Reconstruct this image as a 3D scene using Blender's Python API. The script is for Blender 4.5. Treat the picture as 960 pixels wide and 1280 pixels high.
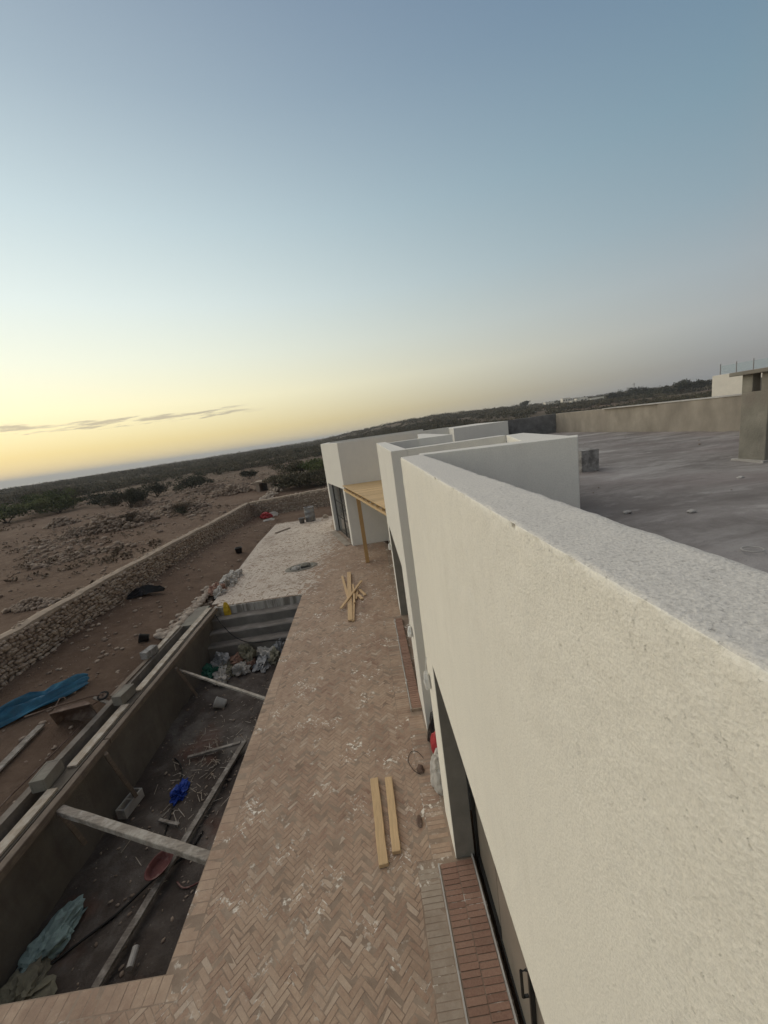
import bpy, bmesh, math, random
import numpy as np
from mathutils import Vector, Matrix, noise

# ------------------------------------------------------------------ reset
for o in list(bpy.data.objects): bpy.data.objects.remove(o)
scene = bpy.context.scene
C = scene.collection
R = math.radians
random.seed(7); rng = np.random.default_rng(11)

# ------------------------------------------------------------------ camera
CAM = Vector((0, 0, 4.6))
cam_d = bpy.data.cameras.new('camera'); cam = bpy.data.objects.new('camera', cam_d); C.objects.link(cam)
cam_d.sensor_fit = 'HORIZONTAL'; cam_d.sensor_width = 36.0; cam_d.lens = 18.0
cam_d.clip_start = 0.05; cam_d.clip_end = 90000
RW = np.array([[0.98886773, -0.14528419, 0.03214205], [-0.06111874, -0.19964101, 0.97796113], [-0.13566542, -0.96903869, -0.20629814]])
mw = Matrix.Identity(4)
for i in range(3):
    mw[i][0] = RW[i, 0]; mw[i][1] = -RW[i, 1]; mw[i][2] = -RW[i, 2]; mw[i][3] = CAM[i]
cam.matrix_world = mw
scene.camera = cam
def project(p):            # world point -> photograph pixel, used only to rank pieces by how large they show
    c = RW.T @ (np.asarray(p, float) - np.array(CAM))
    if c[2] < 0.05: return None
    return 480 + 480 * c[0] / c[2], 640 + 480 * c[1] / c[2]
def in_view(p, m=15):
    q = project(p)
    return q is not None and -m < q[0] < 960 + m and -m < q[1] < 1280 + m

# ------------------------------------------------------------------ sky, sun, exposure
SUN_AZ = -58.0      # degrees from +Y towards +X (the glow lies to the left, beyond the pool)
SUN_EL = 1.2
world = bpy.data.worlds.new('World'); scene.world = world; world.use_nodes = True
wt = world.node_tree; wt.nodes.clear()
def wn(t, **k):
    n = wt.nodes.new(t)
    for a, b in k.items(): setattr(n, a, b)
    return n
def wmath(op, a, b=None, clamp=False):
    n = wn('ShaderNodeMath', operation=op, use_clamp=clamp)
    for i, v in enumerate((a, b)):
        if v is None: continue
        if isinstance(v, (int, float)): n.inputs[i].default_value = v
        else: wt.links.new(v, n.inputs[i])
    return n.outputs[0]
sky = wn('ShaderNodeTexSky', sky_type='NISHITA')
sky.sun_disc = False; sky.sun_elevation = R(SUN_EL); sky.sun_rotation = R(SUN_AZ)
sky.altitude = 100; sky.air_density = 1.0; sky.dust_density = 0.6; sky.ozone_density = 1.6
tc = wn('ShaderNodeTexCoord'); sp = wn('ShaderNodeSeparateXYZ'); wt.links.new(tc.outputs['Generated'], sp.inputs[0])
az = wmath('ARCTAN2', sp.outputs[0], sp.outputs[1]); el = wmath('ARCSINE', sp.outputs[2])
# thin streaks of cloud low over the sea
cv = wn('ShaderNodeCombineXYZ'); wt.links.new(wmath('MULTIPLY', az, 15.0), cv.inputs[0]); wt.links.new(wmath('MULTIPLY', wmath('SUBTRACT', el, wmath('MULTIPLY', az, 0.05)), 150.0), cv.inputs[1])
cn = wn('ShaderNodeTexNoise'); cn.inputs['Scale'].default_value = 1.0; cn.inputs['Detail'].default_value = 6; cn.inputs['Roughness'].default_value = 0.6; wt.links.new(cv.outputs[0], cn.inputs['Vector'])
band = wmath('SUBTRACT', 1.0, wmath('MULTIPLY', wmath('ABSOLUTE', wmath('SUBTRACT', el, R(5.35))), 1 / R(0.95)), True)
azw = wmath('MULTIPLY', wmath('MULTIPLY', wmath('SUBTRACT', R(-12.5), az), 12.0, True), wmath('MULTIPLY', wmath('ADD', az, R(80)), 3.0, True))
cl = wmath('MULTIPLY', wmath('SUBTRACT', wmath('ADD', cn.outputs['Fac'], wmath('MULTIPLY', band, 0.30)), 0.675), 7.0, True)
cl = wmath('MULTIPLY', wmath('MULTIPLY', cl, azw), wmath('MULTIPLY', band, 2.5, True))
# dusk air: the glow is strongest towards the sunset and dies away round the horizon
T_K = [(0, (0.747, 0.596, 0.335)), (2.5, (1.007, 0.809, 0.348)), (7, (1.143, 1.05, 0.666)), (12, (0.988, 1.007, 0.809)), (18, (0.838, 0.925, 0.875)), (26, (0.632, 0.748, 0.773)), (36, (0.409, 0.505, 0.575)), (48, (0.25, 0.318, 0.41)), (65, (0.148, 0.179, 0.235)), (90, (0.125, 0.15, 0.195))]
A_K = [(0, (0.105, 0.161, 0.251)), (2.5, (0.154, 0.2, 0.281)), (7, (0.244, 0.288, 0.358)), (12, (0.232, 0.298, 0.372)), (18, (0.163, 0.259, 0.338)), (26, (0.121, 0.225, 0.31)), (36, (0.096, 0.183, 0.287)), (48, (0.065, 0.136, 0.259)), (65, (0.095, 0.132, 0.207)), (90, (0.125, 0.15, 0.195))]
B_K = [(0, (0.22, 0.20, 0.20)), (7, (0.30, 0.26, 0.24)), (18, (0.27, 0.245, 0.235)), (36, (0.20, 0.20, 0.21)), (65, (0.13, 0.15, 0.19)), (90, (0.125, 0.15, 0.195))]
def sky_ramp(keys):
    n = wn('ShaderNodeValToRGB'); els = n.color_ramp.elements; n.color_ramp.interpolation = 'B_SPLINE' if False else 'LINEAR'
    while len(els) < len(keys): els.new(0.5)
    for q, (k, c) in zip(els, keys): q.position = math.sqrt(k / 90.0); q.color = tuple(x / 1.1 for x in c) + (1,)
    wt.links.new(wmath('SQRT', wmath('MULTIPLY', el, 1 / R(90), True)), n.inputs[0]); return n.outputs[0]
glow = wmath('POWER', wmath('ADD', wmath('MULTIPLY', wmath('COSINE', wmath('SUBTRACT', az, R(SUN_AZ))), 0.5), 0.5), 2.0)
anti = wn('ShaderNodeMixRGB'); wt.links.new(wmath('MULTIPLY', wmath('SUBTRACT', -0.20, wmath('COSINE', wmath('SUBTRACT', az, R(SUN_AZ)))), 1.6, True), anti.inputs[0]); wt.links.new(sky_ramp(A_K), anti.inputs[1]); wt.links.new(sky_ramp(B_K), anti.inputs[2])   # pinkish sky opposite the sunset
dusk = wn('ShaderNodeMixRGB'); wt.links.new(glow, dusk.inputs[0]); wt.links.new(anti.outputs[0], dusk.inputs[1]); wt.links.new(sky_ramp(T_K), dusk.inputs[2])
dk = wn('ShaderNodeVectorMath', operation='SCALE'); wt.links.new(dusk.outputs[0], dk.inputs[0]); dk.inputs['Scale'].default_value = 1.1 * 10 * 0.97
hsv = wn('ShaderNodeHueSaturation'); hsv.inputs['Saturation'].default_value = 0.80; wt.links.new(sky.outputs[0], hsv.inputs['Color'])
ad = wn('ShaderNodeMixRGB', blend_type='ADD'); ad.inputs[0].default_value = 0.15; wt.links.new(dk.outputs[0], ad.inputs[1]); wt.links.new(hsv.outputs[0], ad.inputs[2])
cm = wn('ShaderNodeMixRGB', blend_type='MULTIPLY'); wt.links.new(wmath('MULTIPLY', cl, 0.8), cm.inputs[0]); wt.links.new(ad.outputs[0], cm.inputs[1]); cm.inputs[2].default_value = (0.52, 0.50, 0.60, 1)
bg = wn('ShaderNodeBackground'); bg.inputs['Strength'].default_value = 0.10; wt.links.new(cm.outputs[0], bg.inputs['Color'])
wo = wn('ShaderNodeOutputWorld'); wt.links.new(bg.outputs[0], wo.inputs['Surface'])

sun_d = bpy.data.lights.new('sun', 'SUN'); sun = bpy.data.objects.new('sun', sun_d); C.objects.link(sun)
sun_d.energy = 1.8; sun_d.angle = R(120); sun_d.color = (1.0, 0.85, 0.66)   # the sun itself is down: this is the broad afterglow
a = R(SUN_AZ); e = R(27)
sun.rotation_euler = Vector((-math.sin(a) * math.cos(e), -math.cos(a) * math.cos(e), -math.sin(e))).to_track_quat('-Z', 'Y').to_euler()
sun.location = (-20, 12, 12)

scene.render.engine = 'CYCLES'
scene.view_settings.view_transform = 'Standard'; scene.view_settings.look = 'None'
scene.view_settings.gamma = 1.0; scene.view_settings.use_curve_mapping = False
scene.view_settings.exposure = 0.07

# ------------------------------------------------------------------ material helpers
class Mat:
    def __init__(s, name):
        s.m = bpy.data.materials.new(name); s.m.use_nodes = True; s.t = s.m.node_tree
        s.b = s.t.nodes['Principled BSDF']
    def n(s, t, **k):
        n = s.t.nodes.new(t)
        for a, b in k.items(): setattr(n, a, b)
        return n
    def put(s, sock, v):
        if isinstance(v, (int, float)): sock.default_value = v
        elif isinstance(v, tuple): sock.default_value = v if len(v) == 4 or sock.type == 'VECTOR' else v + (1,)
        else: s.t.links.new(v, sock)
    def math(s, op, a, b=0.0, clamp=False):
        n = s.n('ShaderNodeMath', operation=op, use_clamp=clamp); s.put(n.inputs[0], a); s.put(n.inputs[1], b); return n.outputs[0]
    def coord(s, kind='Object', scale=(1, 1, 1), rot=(0, 0, 0)):
        if kind == 'Position': o = s.n('ShaderNodeNewGeometry').outputs['Position']
        else: o = s.n('ShaderNodeTexCoord').outputs['Object']
        mp = s.n('ShaderNodeMapping'); s.put(mp.inputs['Vector'], o); mp.inputs['Scale'].default_value = scale; mp.inputs['Rotation'].default_value = rot
        return mp.outputs[0]
    def noise(s, vec, scale, detail=6, rough=0.6, dist=0.0):
        n = s.n('ShaderNodeTexNoise'); s.put(n.inputs['Vector'], vec); n.inputs['Scale'].default_value = scale
        n.inputs['Detail'].default_value = detail; n.inputs['Roughness'].default_value = rough; n.inputs['Distortion'].default_value = dist
        return n.outputs['Fac']
    def voro(s, vec, scale, feature='F1'):
        n = s.n('ShaderNodeTexVoronoi', feature=feature); s.put(n.inputs['Vector'], vec); n.inputs['Scale'].default_value = scale
        return n.outputs['Distance']
    def ramp(s, fac, stops):
        n = s.n('ShaderNodeValToRGB'); s.put(n.inputs[0], fac)
        els = n.color_ramp.elements
        while len(els) < len(stops): els.new(0.5)
        for el_, (p, c) in zip(els, stops): el_.position = p; el_.color = tuple(c) + (1,) if len(c) == 3 else c
        return n.outputs[0]
    def step(s, fac, lo, hi):
        n = s.n('ShaderNodeMapRange'); s.put(n.inputs[0], fac); n.inputs[1].default_value = lo; n.inputs[2].default_value = hi; return n.outputs[0]
    def mix(s, fac, a, b, mode='MIX'):
        n = s.n('ShaderNodeMixRGB', blend_type=mode); s.put(n.inputs[0], fac); s.put(n.inputs[1], a); s.put(n.inputs[2], b); return n.outputs[0]
    def attr(s, name):
        n = s.n('ShaderNodeAttribute'); n.attribute_name = name; return n.outputs['Fac']
    def bump(s, h, dist, strength=1.0, prev=None):
        n = s.n('ShaderNodeBump'); s.put(n.inputs['Height'], h); n.inputs['Distance'].default_value = dist; n.inputs['Strength'].default_value = strength
        if prev is not None: s.t.links.new(prev, n.inputs['Normal'])
        return n.outputs[0]
    def out(s, col, rough=0.9, normal=None, spec=0.3, metal=0.0):
        s.put(s.b.inputs['Base Color'], col); s.put(s.b.inputs['Roughness'], rough); s.b.inputs['Specular IOR Level'].default_value = spec
        s.b.inputs['Metallic'].default_value = metal
        if normal is not None: s.t.links.new(normal, s.b.inputs['Normal'])
        return s.m
def value(c, k): return tuple(x * k for x in c)
def simple(name, c, var=0.25, scale=6, rough=0.85, bump=0.004, bscale=30, coord='Object', stretch=(1, 1, 1), dirt=None, dirt_lo=0.5, dirt_hi=0.7, spec=0.3, tone=0.0, metal=0.0):
    """one coloured matter with grain, blotches and, if asked, patches of dirt"""
    m = Mat(name); v = m.coord(coord, stretch)
    col = m.ramp(m.noise(v, scale), [(0.25, value(c, 1 - var)), (0.55, c), (0.8, value(c, 1 + var))])
    if tone: col = m.mix(1.0, col, m.ramp(m.attr('tone'), [(0.0, (1 - tone,) * 3), (1.0, (1 + tone,) * 3)]), 'MULTIPLY')
    if dirt: col = m.mix(m.step(m.noise(v, scale * 0.45, 5, 0.65), dirt_lo, dirt_hi), col, dirt)
    nrm = m.bump(m.noise(v, bscale, 5, 0.65), bump) if bump else None
    return m.out(col, rough, nrm, spec, metal)

# --- plaster of the house
def stucco(name, c, coarse=1.0, speckle=0.35):
    m = Mat(name); v = m.coord('Position')
    big = m.noise(v, 0.8, 5, 0.6); trowel = m.noise(m.coord('Position', (1, 1, 0.55), (R(25), 0, 0)), 3.2, 5, 0.62, 1.2)
    streak = m.noise(m.coord('Position', (4.0, 4.0, 0.35)), 2.0, 5, 0.62)
    grain = m.noise(v, 120, 5, 0.75); pit = m.noise(v, 62, 5, 0.75); speck = m.voro(v, 150)
    col = m.ramp(big, [(0.3, value(c, 0.94)), (0.7, value(c, 1.04))])
    col = m.mix(m.math('MULTIPLY', m.step(trowel, 0.48, 0.70), 0.6), col, (c[0] * 0.90, c[1] * 0.905, c[2] * 0.92, 1))
    col = m.mix(m.math('MULTIPLY', m.step(streak, 0.52, 0.76), 0.55), col, (c[0] * 0.88, c[1] * 0.87, c[2] * 0.86, 1))
    col = m.mix(speckle, col, m.ramp(grain, [(0.34, value(c, 0.66)), (0.5, c), (0.66, value(c, 1.16))]))
    col = m.mix(m.math('MULTIPLY', m.step(pit, 0.66, 0.72), 0.6), col, value(c, 0.58) + (1,))
    h = m.math('ADD', m.math('MULTIPLY', grain, 1.0), m.math('SUBTRACT', m.math('MULTIPLY', speck, 0.35), m.math('MULTIPLY', m.step(pit, 0.62, 0.74), 0.9)))
    nb = m.bump(trowel, 0.012, 0.35)
    return m.out(col, 0.92, m.bump(h, 0.0030 * coarse, 0.8, nb), 0.15)
M_STUCCO = stucco('stucco_cream', (0.845, 0.81, 0.72))
M_STUCCO_W = stucco('stucco_white', (0.76, 0.735, 0.675), 0.8)
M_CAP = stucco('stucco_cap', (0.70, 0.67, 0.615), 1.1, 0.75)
# --- bricks
def brick_mat(name, cement=0.5, red=1.0, thr=(0.42, 0.62), film_c=((0.34, 0.238, 0.168), (0.50, 0.38, 0.28))):
    m = Mat(name); v = m.coord('Position'); t = m.attr('tone')
    col = m.ramp(t, [(0.0, (0.20, 0.105 / red, 0.070 / red)), (0.25, (0.29, 0.178 / red, 0.122 / red)), (0.6, (0.345, 0.232 / red, 0.165 / red)), (0.88, (0.40, 0.29, 0.215)), (1.0, (0.55, 0.47, 0.385))])
    grain = m.noise(v, 60, 6, 0.7)
    col = m.mix(0.30, col, m.ramp(grain, [(0.3, (0.17, 0.11, 0.08)), (0.7, (0.48, 0.37, 0.29))]))
    film = m.math('MULTIPLY', m.step(m.math('ADD', m.noise(v, 1.1, 6, 0.66), m.math('MULTIPLY', m.math('SUBTRACT', m.noise(v, 13, 6, 0.76), 0.5), 0.75)), *thr), cement)
    col = m.mix(film, col, m.ramp(m.noise(v, 7, 6, 0.72), [(0.3, film_c[0]), (0.7, film_c[1])]))
    white = m.math('MULTIPLY', m.step(m.noise(v, 2.0, 4, 0.6), 0.53, 0.62), m.math('MULTIPLY', m.step(m.noise(v, 24, 3, 0.6), 0.53, 0.62), m.step(t, 0.45, 0.75)))
    col = m.mix(m.math('MULTIPLY', white, 0.8), col, (0.66, 0.60, 0.52, 1))
    col = m.mix(m.math('MULTIPLY', m.step(m.noise(v, 0.7, 7, 0.74), 0.50, 0.66), 0.55), col, (0.205, 0.135, 0.095, 1))
    return m.out(col, m.ramp(grain, [(0.3, (0.6,) * 3), (0.7, (0.9,) * 3)]), m.bump(m.noise(v, 75, 5, 0.7), 0.003, 0.8), 0.35)
M_BRICK = brick_mat('paving_brick', 0.80, 1.0, (0.34, 0.60))
M_BRICK_CEM = brick_mat('cemented_brick', 0.95, 1.0, (0.15, 0.35), ((0.30, 0.245, 0.19), (0.40, 0.335, 0.27)))
M_BRICK_PALE = brick_mat('paving_brick_limed', 0.94, 1.0, (0.16, 0.46), ((0.48, 0.41, 0.345), (0.64, 0.575, 0.50)))
M_BRICK_RED = brick_mat('step_brick', 0.35, 1.18, (0.50, 0.75), ((0.22, 0.15, 0.115), (0.31, 0.225, 0.175)))
def mortar_mat():
    m = Mat('mortar_bed'); v = m.coord('Position')
    col = m.ramp(m.noise(v, 3.0, 6, 0.7), [(0.3, (0.22, 0.16, 0.12)), (0.7, (0.36, 0.285, 0.22))])
    col = m.mix(m.math('MULTIPLY', m.step(m.noise(v, 2.0, 5, 0.65), 0.52, 0.60), m.step(m.noise(v, 17, 3, 0.6), 0.50, 0.58)), col, (0.74, 0.69, 0.61, 1))
    return m.out(col, 0.95, m.bump(m.noise(v, 60, 5, 0.7), 0.003), 0.2)
M_MORTAR = mortar_mat()
M_CEMENT = simple('cement_strip', (0.36, 0.31, 0.255), 0.22, 5, 0.9, 0.003, 60, 'Position', dirt=(0.25, 0.20, 0.16, 1))
# --- concrete and earth
M_CONC = simple('rough_concrete', (0.235, 0.22, 0.185), 0.30, 4, 0.92, 0.006, 40, 'Position', dirt=(0.20, 0.175, 0.15, 1))
M_CONC_PALE = simple('pale_concrete', (0.47, 0.45, 0.42), 0.2, 5, 0.92, 0.005, 40, 'Position', dirt=(0.33, 0.30, 0.27, 1))
M_PARAPET = simple('unpainted_render', (0.31, 0.275, 0.23), 0.30, 2.2, 0.93, 0.006, 45, 'Position', (1, 1, 0.6), dirt=(0.27, 0.235, 0.20, 1), dirt_lo=0.52, dirt_hi=0.72)
M_CUBE = simple('gritty_concrete', (0.36, 0.345, 0.325), 0.35, 14, 0.95, 0.02, 30, 'Position', dirt=(0.19, 0.18, 0.17, 1), dirt_lo=0.45, dirt_hi=0.6)
M_CONC_DARK2 = simple('kerb_concrete', (0.24, 0.21, 0.18), 0.3, 5, 0.92, 0.008, 30, 'Position', dirt=(0.15, 0.125, 0.10, 1))
M_CONC_DARK = simple('dark_blockwork', (0.19, 0.185, 0.18), 0.35, 5, 0.92, 0.01, 25, 'Position', dirt=(0.12, 0.115, 0.11, 1))
def pool_mat():
    m = Mat('pool_render'); v = m.coord('Position'); d = m.noise(m.coord('Position', (2.5, 2.5, 0.5)), 1.6, 5, 0.65)
    col = m.ramp(m.noise(v, 1.3, 6, 0.65), [(0.3, (0.115, 0.098, 0.080)), (0.7, (0.185, 0.162, 0.135))])
    col = m.mix(m.math('MULTIPLY', m.step(d, 0.5, 0.75), 0.5), col, (0.09, 0.075, 0.06, 1))
    return m.out(col, 0.9, m.bump(m.noise(v, 25, 6, 0.65), 0.008), 0.2)
M_POOL = pool_mat()
def poolfloor_mat():
    m = Mat('pool_floor_mud'); v = m.coord('Position')
    col = m.ramp(m.noise(v, 1.1, 7, 0.65, 0.4), [(0.30, (0.040, 0.030, 0.025)), (0.5, (0.080, 0.064, 0.054)), (0.70, (0.19, 0.17, 0.15))])
    col = m.mix(m.math('MULTIPLY', m.step(m.noise(v, 0.8, 4, 0.6), 0.55, 0.68), 0.5), col, (0.14, 0.065, 0.045, 1))
    col = m.mix(m.step(m.noise(v, 26, 4, 0.7), 0.66, 0.74), col, (0.32, 0.29, 0.26, 1))
    return m.out(col, m.ramp(m.noise(v, 1.6), [(0.4, (0.55,) * 3), (0.6, (0.95,) * 3)]), m.bump(m.noise(v, 18, 7, 0.7), 0.02), 0.3)
M_POOLFLOOR = poolfloor_mat()
def stairs_mat():
    m = Mat('pool_step_render'); v = m.coord('Position'); s = m.noise(m.coord('Position', (1.0, 2.5, 2.5)), 1.5, 8, 0.72)
    g = m.n('ShaderNodeNewGeometry'); 
    col = m.ramp(s, [(0.36, (0.15, 0.135, 0.12)), (0.54, (0.22, 0.20, 0.18)), (0.74, (0.38, 0.36, 0.33))])
    return m.out(col, 0.9, m.bump(m.noise(v, 30, 5, 0.65), 0.006), 0.2)
M_STEPS = stairs_mat()
M_RISER = simple('step_riser_render', (0.20, 0.185, 0.165), 0.3, 2.5, 0.92, 0.006, 30, 'Position', dirt=(0.13, 0.115, 0.10, 1))
M_LIP = simple('limed_pool_lip', (0.42, 0.395, 0.36), 0.3, 3.0, 0.92, 0.004, 30, 'Position', (5, 1, 0.5), dirt=(0.20, 0.18, 0.155, 1), dirt_lo=0.48, dirt_hi=0.58)
def ground_mat():
    m = Mat('dry_earth'); v = m.coord('Position')
    col = m.ramp(m.noise(v, 0.16, 9, 0.66, 0.5), [(0.28, (0.105, 0.068, 0.048)), (0.46, (0.160, 0.108, 0.078)), (0.60, (0.205, 0.144, 0.106)), (0.76, (0.27, 0.205, 0.155))])
    col = m.mix(0.45, col, m.ramp(m.noise(v, 2.4, 8, 0.72), [(0.3, (0.085, 0.056, 0.040)), (0.55, (0.175, 0.122, 0.088)), (0.75, (0.30, 0.23, 0.175))]))
    d = m.n('ShaderNodeVectorMath', operation='LENGTH'); m.put(d.inputs[0], v)
    far = m.math('MULTIPLY', m.step(d.outputs['Value'], 45, 160), m.step(m.noise(v, 0.035, 6, 0.65), 0.40, 0.56))
    col = m.mix(far, col, m.ramp(m.noise(v, 0.3, 6, 0.7), [(0.35, (0.070, 0.062, 0.040)), (0.7, (0.165, 0.130, 0.092))]))
    h = m.math('ADD', m.math('MULTIPLY', m.noise(v, 1.5, 8, 0.7), 1.0), m.math('MULTIPLY', m.noise(v, 14, 6, 0.72), 0.30))
    return m.out(col, 0.96, m.bump(h, 0.14, 1.0), 0.12)
M_GROUND = ground_mat()
def roof_mat():
    m = Mat('roof_screed'); v = m.coord('Position'); st = m.coord('Position', (0.6, 1.3, 1), (0, 0, R(-12)))
    col = m.ramp(m.noise(st, 1.1, 8, 0.70, 0.6), [(0.28, (0.165, 0.145, 0.135)), (0.46, (0.225, 0.205, 0.192)), (0.60, (0.32, 0.295, 0.28)), (0.74, (0.54, 0.51, 0.485))])
    col = m.mix(m.math('MULTIPLY', m.math('ADD', m.step(m.noise(st, 2.7, 8, 0.74), 0.55, 0.66), m.step(m.noise(st, 0.5, 6, 0.74), 0.50, 0.62), True), 0.55), col, (0.46, 0.435, 0.415, 1))
    pt = m.n('ShaderNodeSeparateXYZ'); m.put(pt.inputs[0], v)
    col = m.mix(m.math('MULTIPLY', m.step(m.noise(v, 0.55, 5, 0.6), 0.48, 0.62), 0.45), col, (0.225, 0.185, 0.175, 1))
    col = m.mix(m.math('MULTIPLY', m.step(m.noise(v, 38, 4, 0.7), 0.62, 0.7), 0.5), col, (0.14, 0.12, 0.115, 1))
    return m.out(col, 0.93, m.bump(m.math('ADD', m.noise(st, 4, 8, 0.75), m.math('MULTIPLY', m.noise(v, 45, 4, 0.7), 0.4)), 0.018), 0.2)
M_ROOF = roof_mat()
def stone_mat(name, a, b, c):
    m = Mat(name); t = m.attr('tone'); v = m.coord('Position')
    col = m.ramp(t, [(0.0, a), (0.5, b), (1.0, c)])
    col = m.mix(0.4, col, m.ramp(m.noise(v, 9, 6, 0.7), [(0.3, value(a, 0.6)), (0.7, value(c, 1.05))]))
    return m.out(col, 0.94, m.bump(m.noise(v, 22, 5, 0.7), 0.012), 0.15)
M_STONE = stone_mat('field_stone', (0.23, 0.170, 0.130), (0.38, 0.295, 0.23), (0.56, 0.47, 0.385))
M_RUBBLE = stone_mat('limestone_rubble', (0.27, 0.20, 0.155), (0.40, 0.33, 0.265), (0.58, 0.51, 0.43))
M_FIELDROCK = stone_mat('field_rock', (0.18, 0.130, 0.098), (0.28, 0.215, 0.165), (0.44, 0.36, 0.29))
M_WALLCAP = simple('wall_cap_mortar', (0.36, 0.29, 0.225), 0.25, 4, 0.95, 0.01, 25, 'Position')
# --- timber
def wood(name, c, stretch=(1.5, 1.5, 14), var=0.22, weather=None):
    m = Mat(name); v = m.coord('Object', stretch)
    col = m.ramp(m.noise(v, 3, 6, 0.6, 0.6), [(0.25, value(c, 1 - var)), (0.55, c), (0.8, value(c, 1 + var * 0.7))])
    col = m.mix(1.0, col, m.ramp(m.attr('tone'), [(0.0, (0.82,) * 3), (1.0, (1.12,) * 3)]), 'MULTIPLY')
    if weather: col = m.mix(m.step(m.noise(m.coord('Object'), 5, 5, 0.7), 0.45, 0.65), col, weather)
    return m.out(col, 0.75, m.bump(m.noise(v, 9, 5, 0.6), 0.002), 0.3)
M_PINE_X = wood('pine_planed', (0.62, 0.44, 0.235), (1.5, 14, 14))
M_PINE_POST = wood('pine_post', (0.50, 0.315, 0.14), (14, 14, 1.5))
M_PINE_RAW = wood('pine_sawn', (0.56, 0.395, 0.225), (14, 1.5, 14))
M_TIMBER_OLD = wood('weathered_board', (0.36, 0.30, 0.235), (14, 1.2, 14), 0.35, (0.50, 0.46, 0.40, 1))
M_TIMBER_BROWN = wood('formwork_timber', (0.21, 0.165, 0.128), (14, 1.2, 14), 0.4, (0.14, 0.11, 0.085, 1))
M_TIMBER_GREY = wood('grey_prop_timber', (0.23, 0.20, 0.17), (1.2, 14, 14), 0.5, (0.38, 0.35, 0.31, 1))
# --- small stuff
M_BLACK = simple('black_metal', (0.018, 0.018, 0.018), 0.3, 8, 0.45, 0, 1)
M_PLASTIC_BLACK = simple('black_plastic', (0.016, 0.016, 0.018), 0.3, 8, 0.4, 0.004, 20)
M_GLASS = simple('dusty_glass', (0.24, 0.215, 0.18), 0.35, 2.2, 0.28, 0, 1, 'Position', (1, 1, 0.4), dirt=(0.26, 0.235, 0.20, 1), dirt_lo=0.45, dirt_hi=0.75, spec=0.5)
M_GLASS_CLEAR = simple('dark_glass', (0.10, 0.10, 0.095), 0.3, 2, 0.12, 0, 1, spec=0.6)
M_TARP = simple('blue_tarpaulin', (0.012, 0.125, 0.225), 0.4, 4, 0.4, 0.016, 9, dirt=(0.03, 0.21, 0.33, 1), spec=0.5)
M_BLUE = simple('blue_plastic', (0.02, 0.06, 0.33), 0.3, 9, 0.4, 0.004, 30)
M_WHITEBAG = simple('white_sack', (0.50, 0.475, 0.435), 0.2, 9, 0.7, 0.006, 35, dirt=(0.38, 0.34, 0.29, 1))
M_GREYBAG = simple('grey_sack', (0.36, 0.365, 0.37), 0.25, 9, 0.7, 0.006, 35, dirt=(0.22, 0.20, 0.18, 1))
M_PINKBAG = simple('brown_paper_sack', (0.33, 0.20, 0.15), 0.3, 9, 0.85, 0.006, 35, dirt=(0.22, 0.13, 0.1, 1))
M_GREENBAG = simple('green_plastic', (0.025, 0.13, 0.09), 0.3, 9, 0.5, 0.006, 30)
M_TEALBAG = simple('pale_teal_sack', (0.27, 0.37, 0.36), 0.25, 8, 0.6, 0.006, 30, dirt=(0.17, 0.22, 0.21, 1))
M_OLIVEBAG = simple('dirty_olive_sack', (0.23, 0.215, 0.155), 0.25, 8, 0.8, 0.006, 30, dirt=(0.14, 0.125, 0.095, 1))
M_YELLOW = simple('yellow_plastic', (0.55, 0.36, 0.025), 0.25, 9, 0.5, 0.004, 30)
M_RED = simple('red_plastic', (0.36, 0.035, 0.04), 0.25, 9, 0.5, 0.003, 30)
M_REDDUST = simple('dusty_red_plastic', (0.15, 0.055, 0.05), 0.3, 7, 0.7, 0.004, 30, dirt=(0.36, 0.27, 0.23, 1))
M_ZINC = simple('galvanised_steel', (0.22, 0.22, 0.225), 0.25, 5, 0.5, 0.003, 20, dirt=(0.20, 0.19, 0.18, 1), metal=0.5)
M_RUST = simple('rusty_steel', (0.13, 0.085, 0.065), 0.35, 9, 0.85, 0.004, 30, dirt=(0.24, 0.19, 0.155, 1))
M_RUBBER = simple('rubber', (0.02, 0.02, 0.02), 0.3, 9, 0.8, 0.003, 30)
M_WHITE = simple('white_plastic', (0.72, 0.71, 0.68), 0.1, 9, 0.5, 0.002, 30)
M_WHITEWALL = simple('white_paint', (0.76, 0.72, 0.64), 0.08, 1.5, 0.85, 0.004, 20, 'Position')
M_HOSE = simple('black_hose', (0.015, 0.014, 0.013), 0.3, 9, 0.6, 0, 1)
M_BARK = simple('bark', (0.075, 0.058, 0.042), 0.3, 9, 0.95, 0.01, 25)
def leaf_mat(name, a, b, c):
    m = Mat(name); t = m.attr('tone')
    col = m.ramp(t, [(0.0, a), (0.5, b), (1.0, c)])
    m.b.inputs['Subsurface Weight'].default_value = 0.0
    return m.out(col, 0.8, None, 0.2)
M_SCRUB = leaf_mat('scrub_leaves', (0.045, 0.045, 0.027), (0.085, 0.078, 0.048), (0.145, 0.120, 0.078))
M_GREEN = leaf_mat('green_leaves', (0.045, 0.062, 0.020), (0.085, 0.110, 0.036), (0.140, 0.155, 0.060))
M_DARKLEAF = leaf_mat('dark_leaves', (0.024, 0.028, 0.018), (0.044, 0.047, 0.030), (0.078, 0.078, 0.048))
M_DRYGRASS = leaf_mat('dry_grass', (0.085, 0.062, 0.042), (0.14, 0.105, 0.072), (0.21, 0.165, 0.115))
def sea_mat():
    m = Mat('sea_water'); v = m.coord('Position', (0.02, 0.02, 0.02))
    return m.out((0.05, 0.07, 0.085), 0.25, m.bump(m.noise(v, 4, 6, 0.6), 6.0, 0.4), 0.5)
M_SEA = sea_mat()

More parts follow.
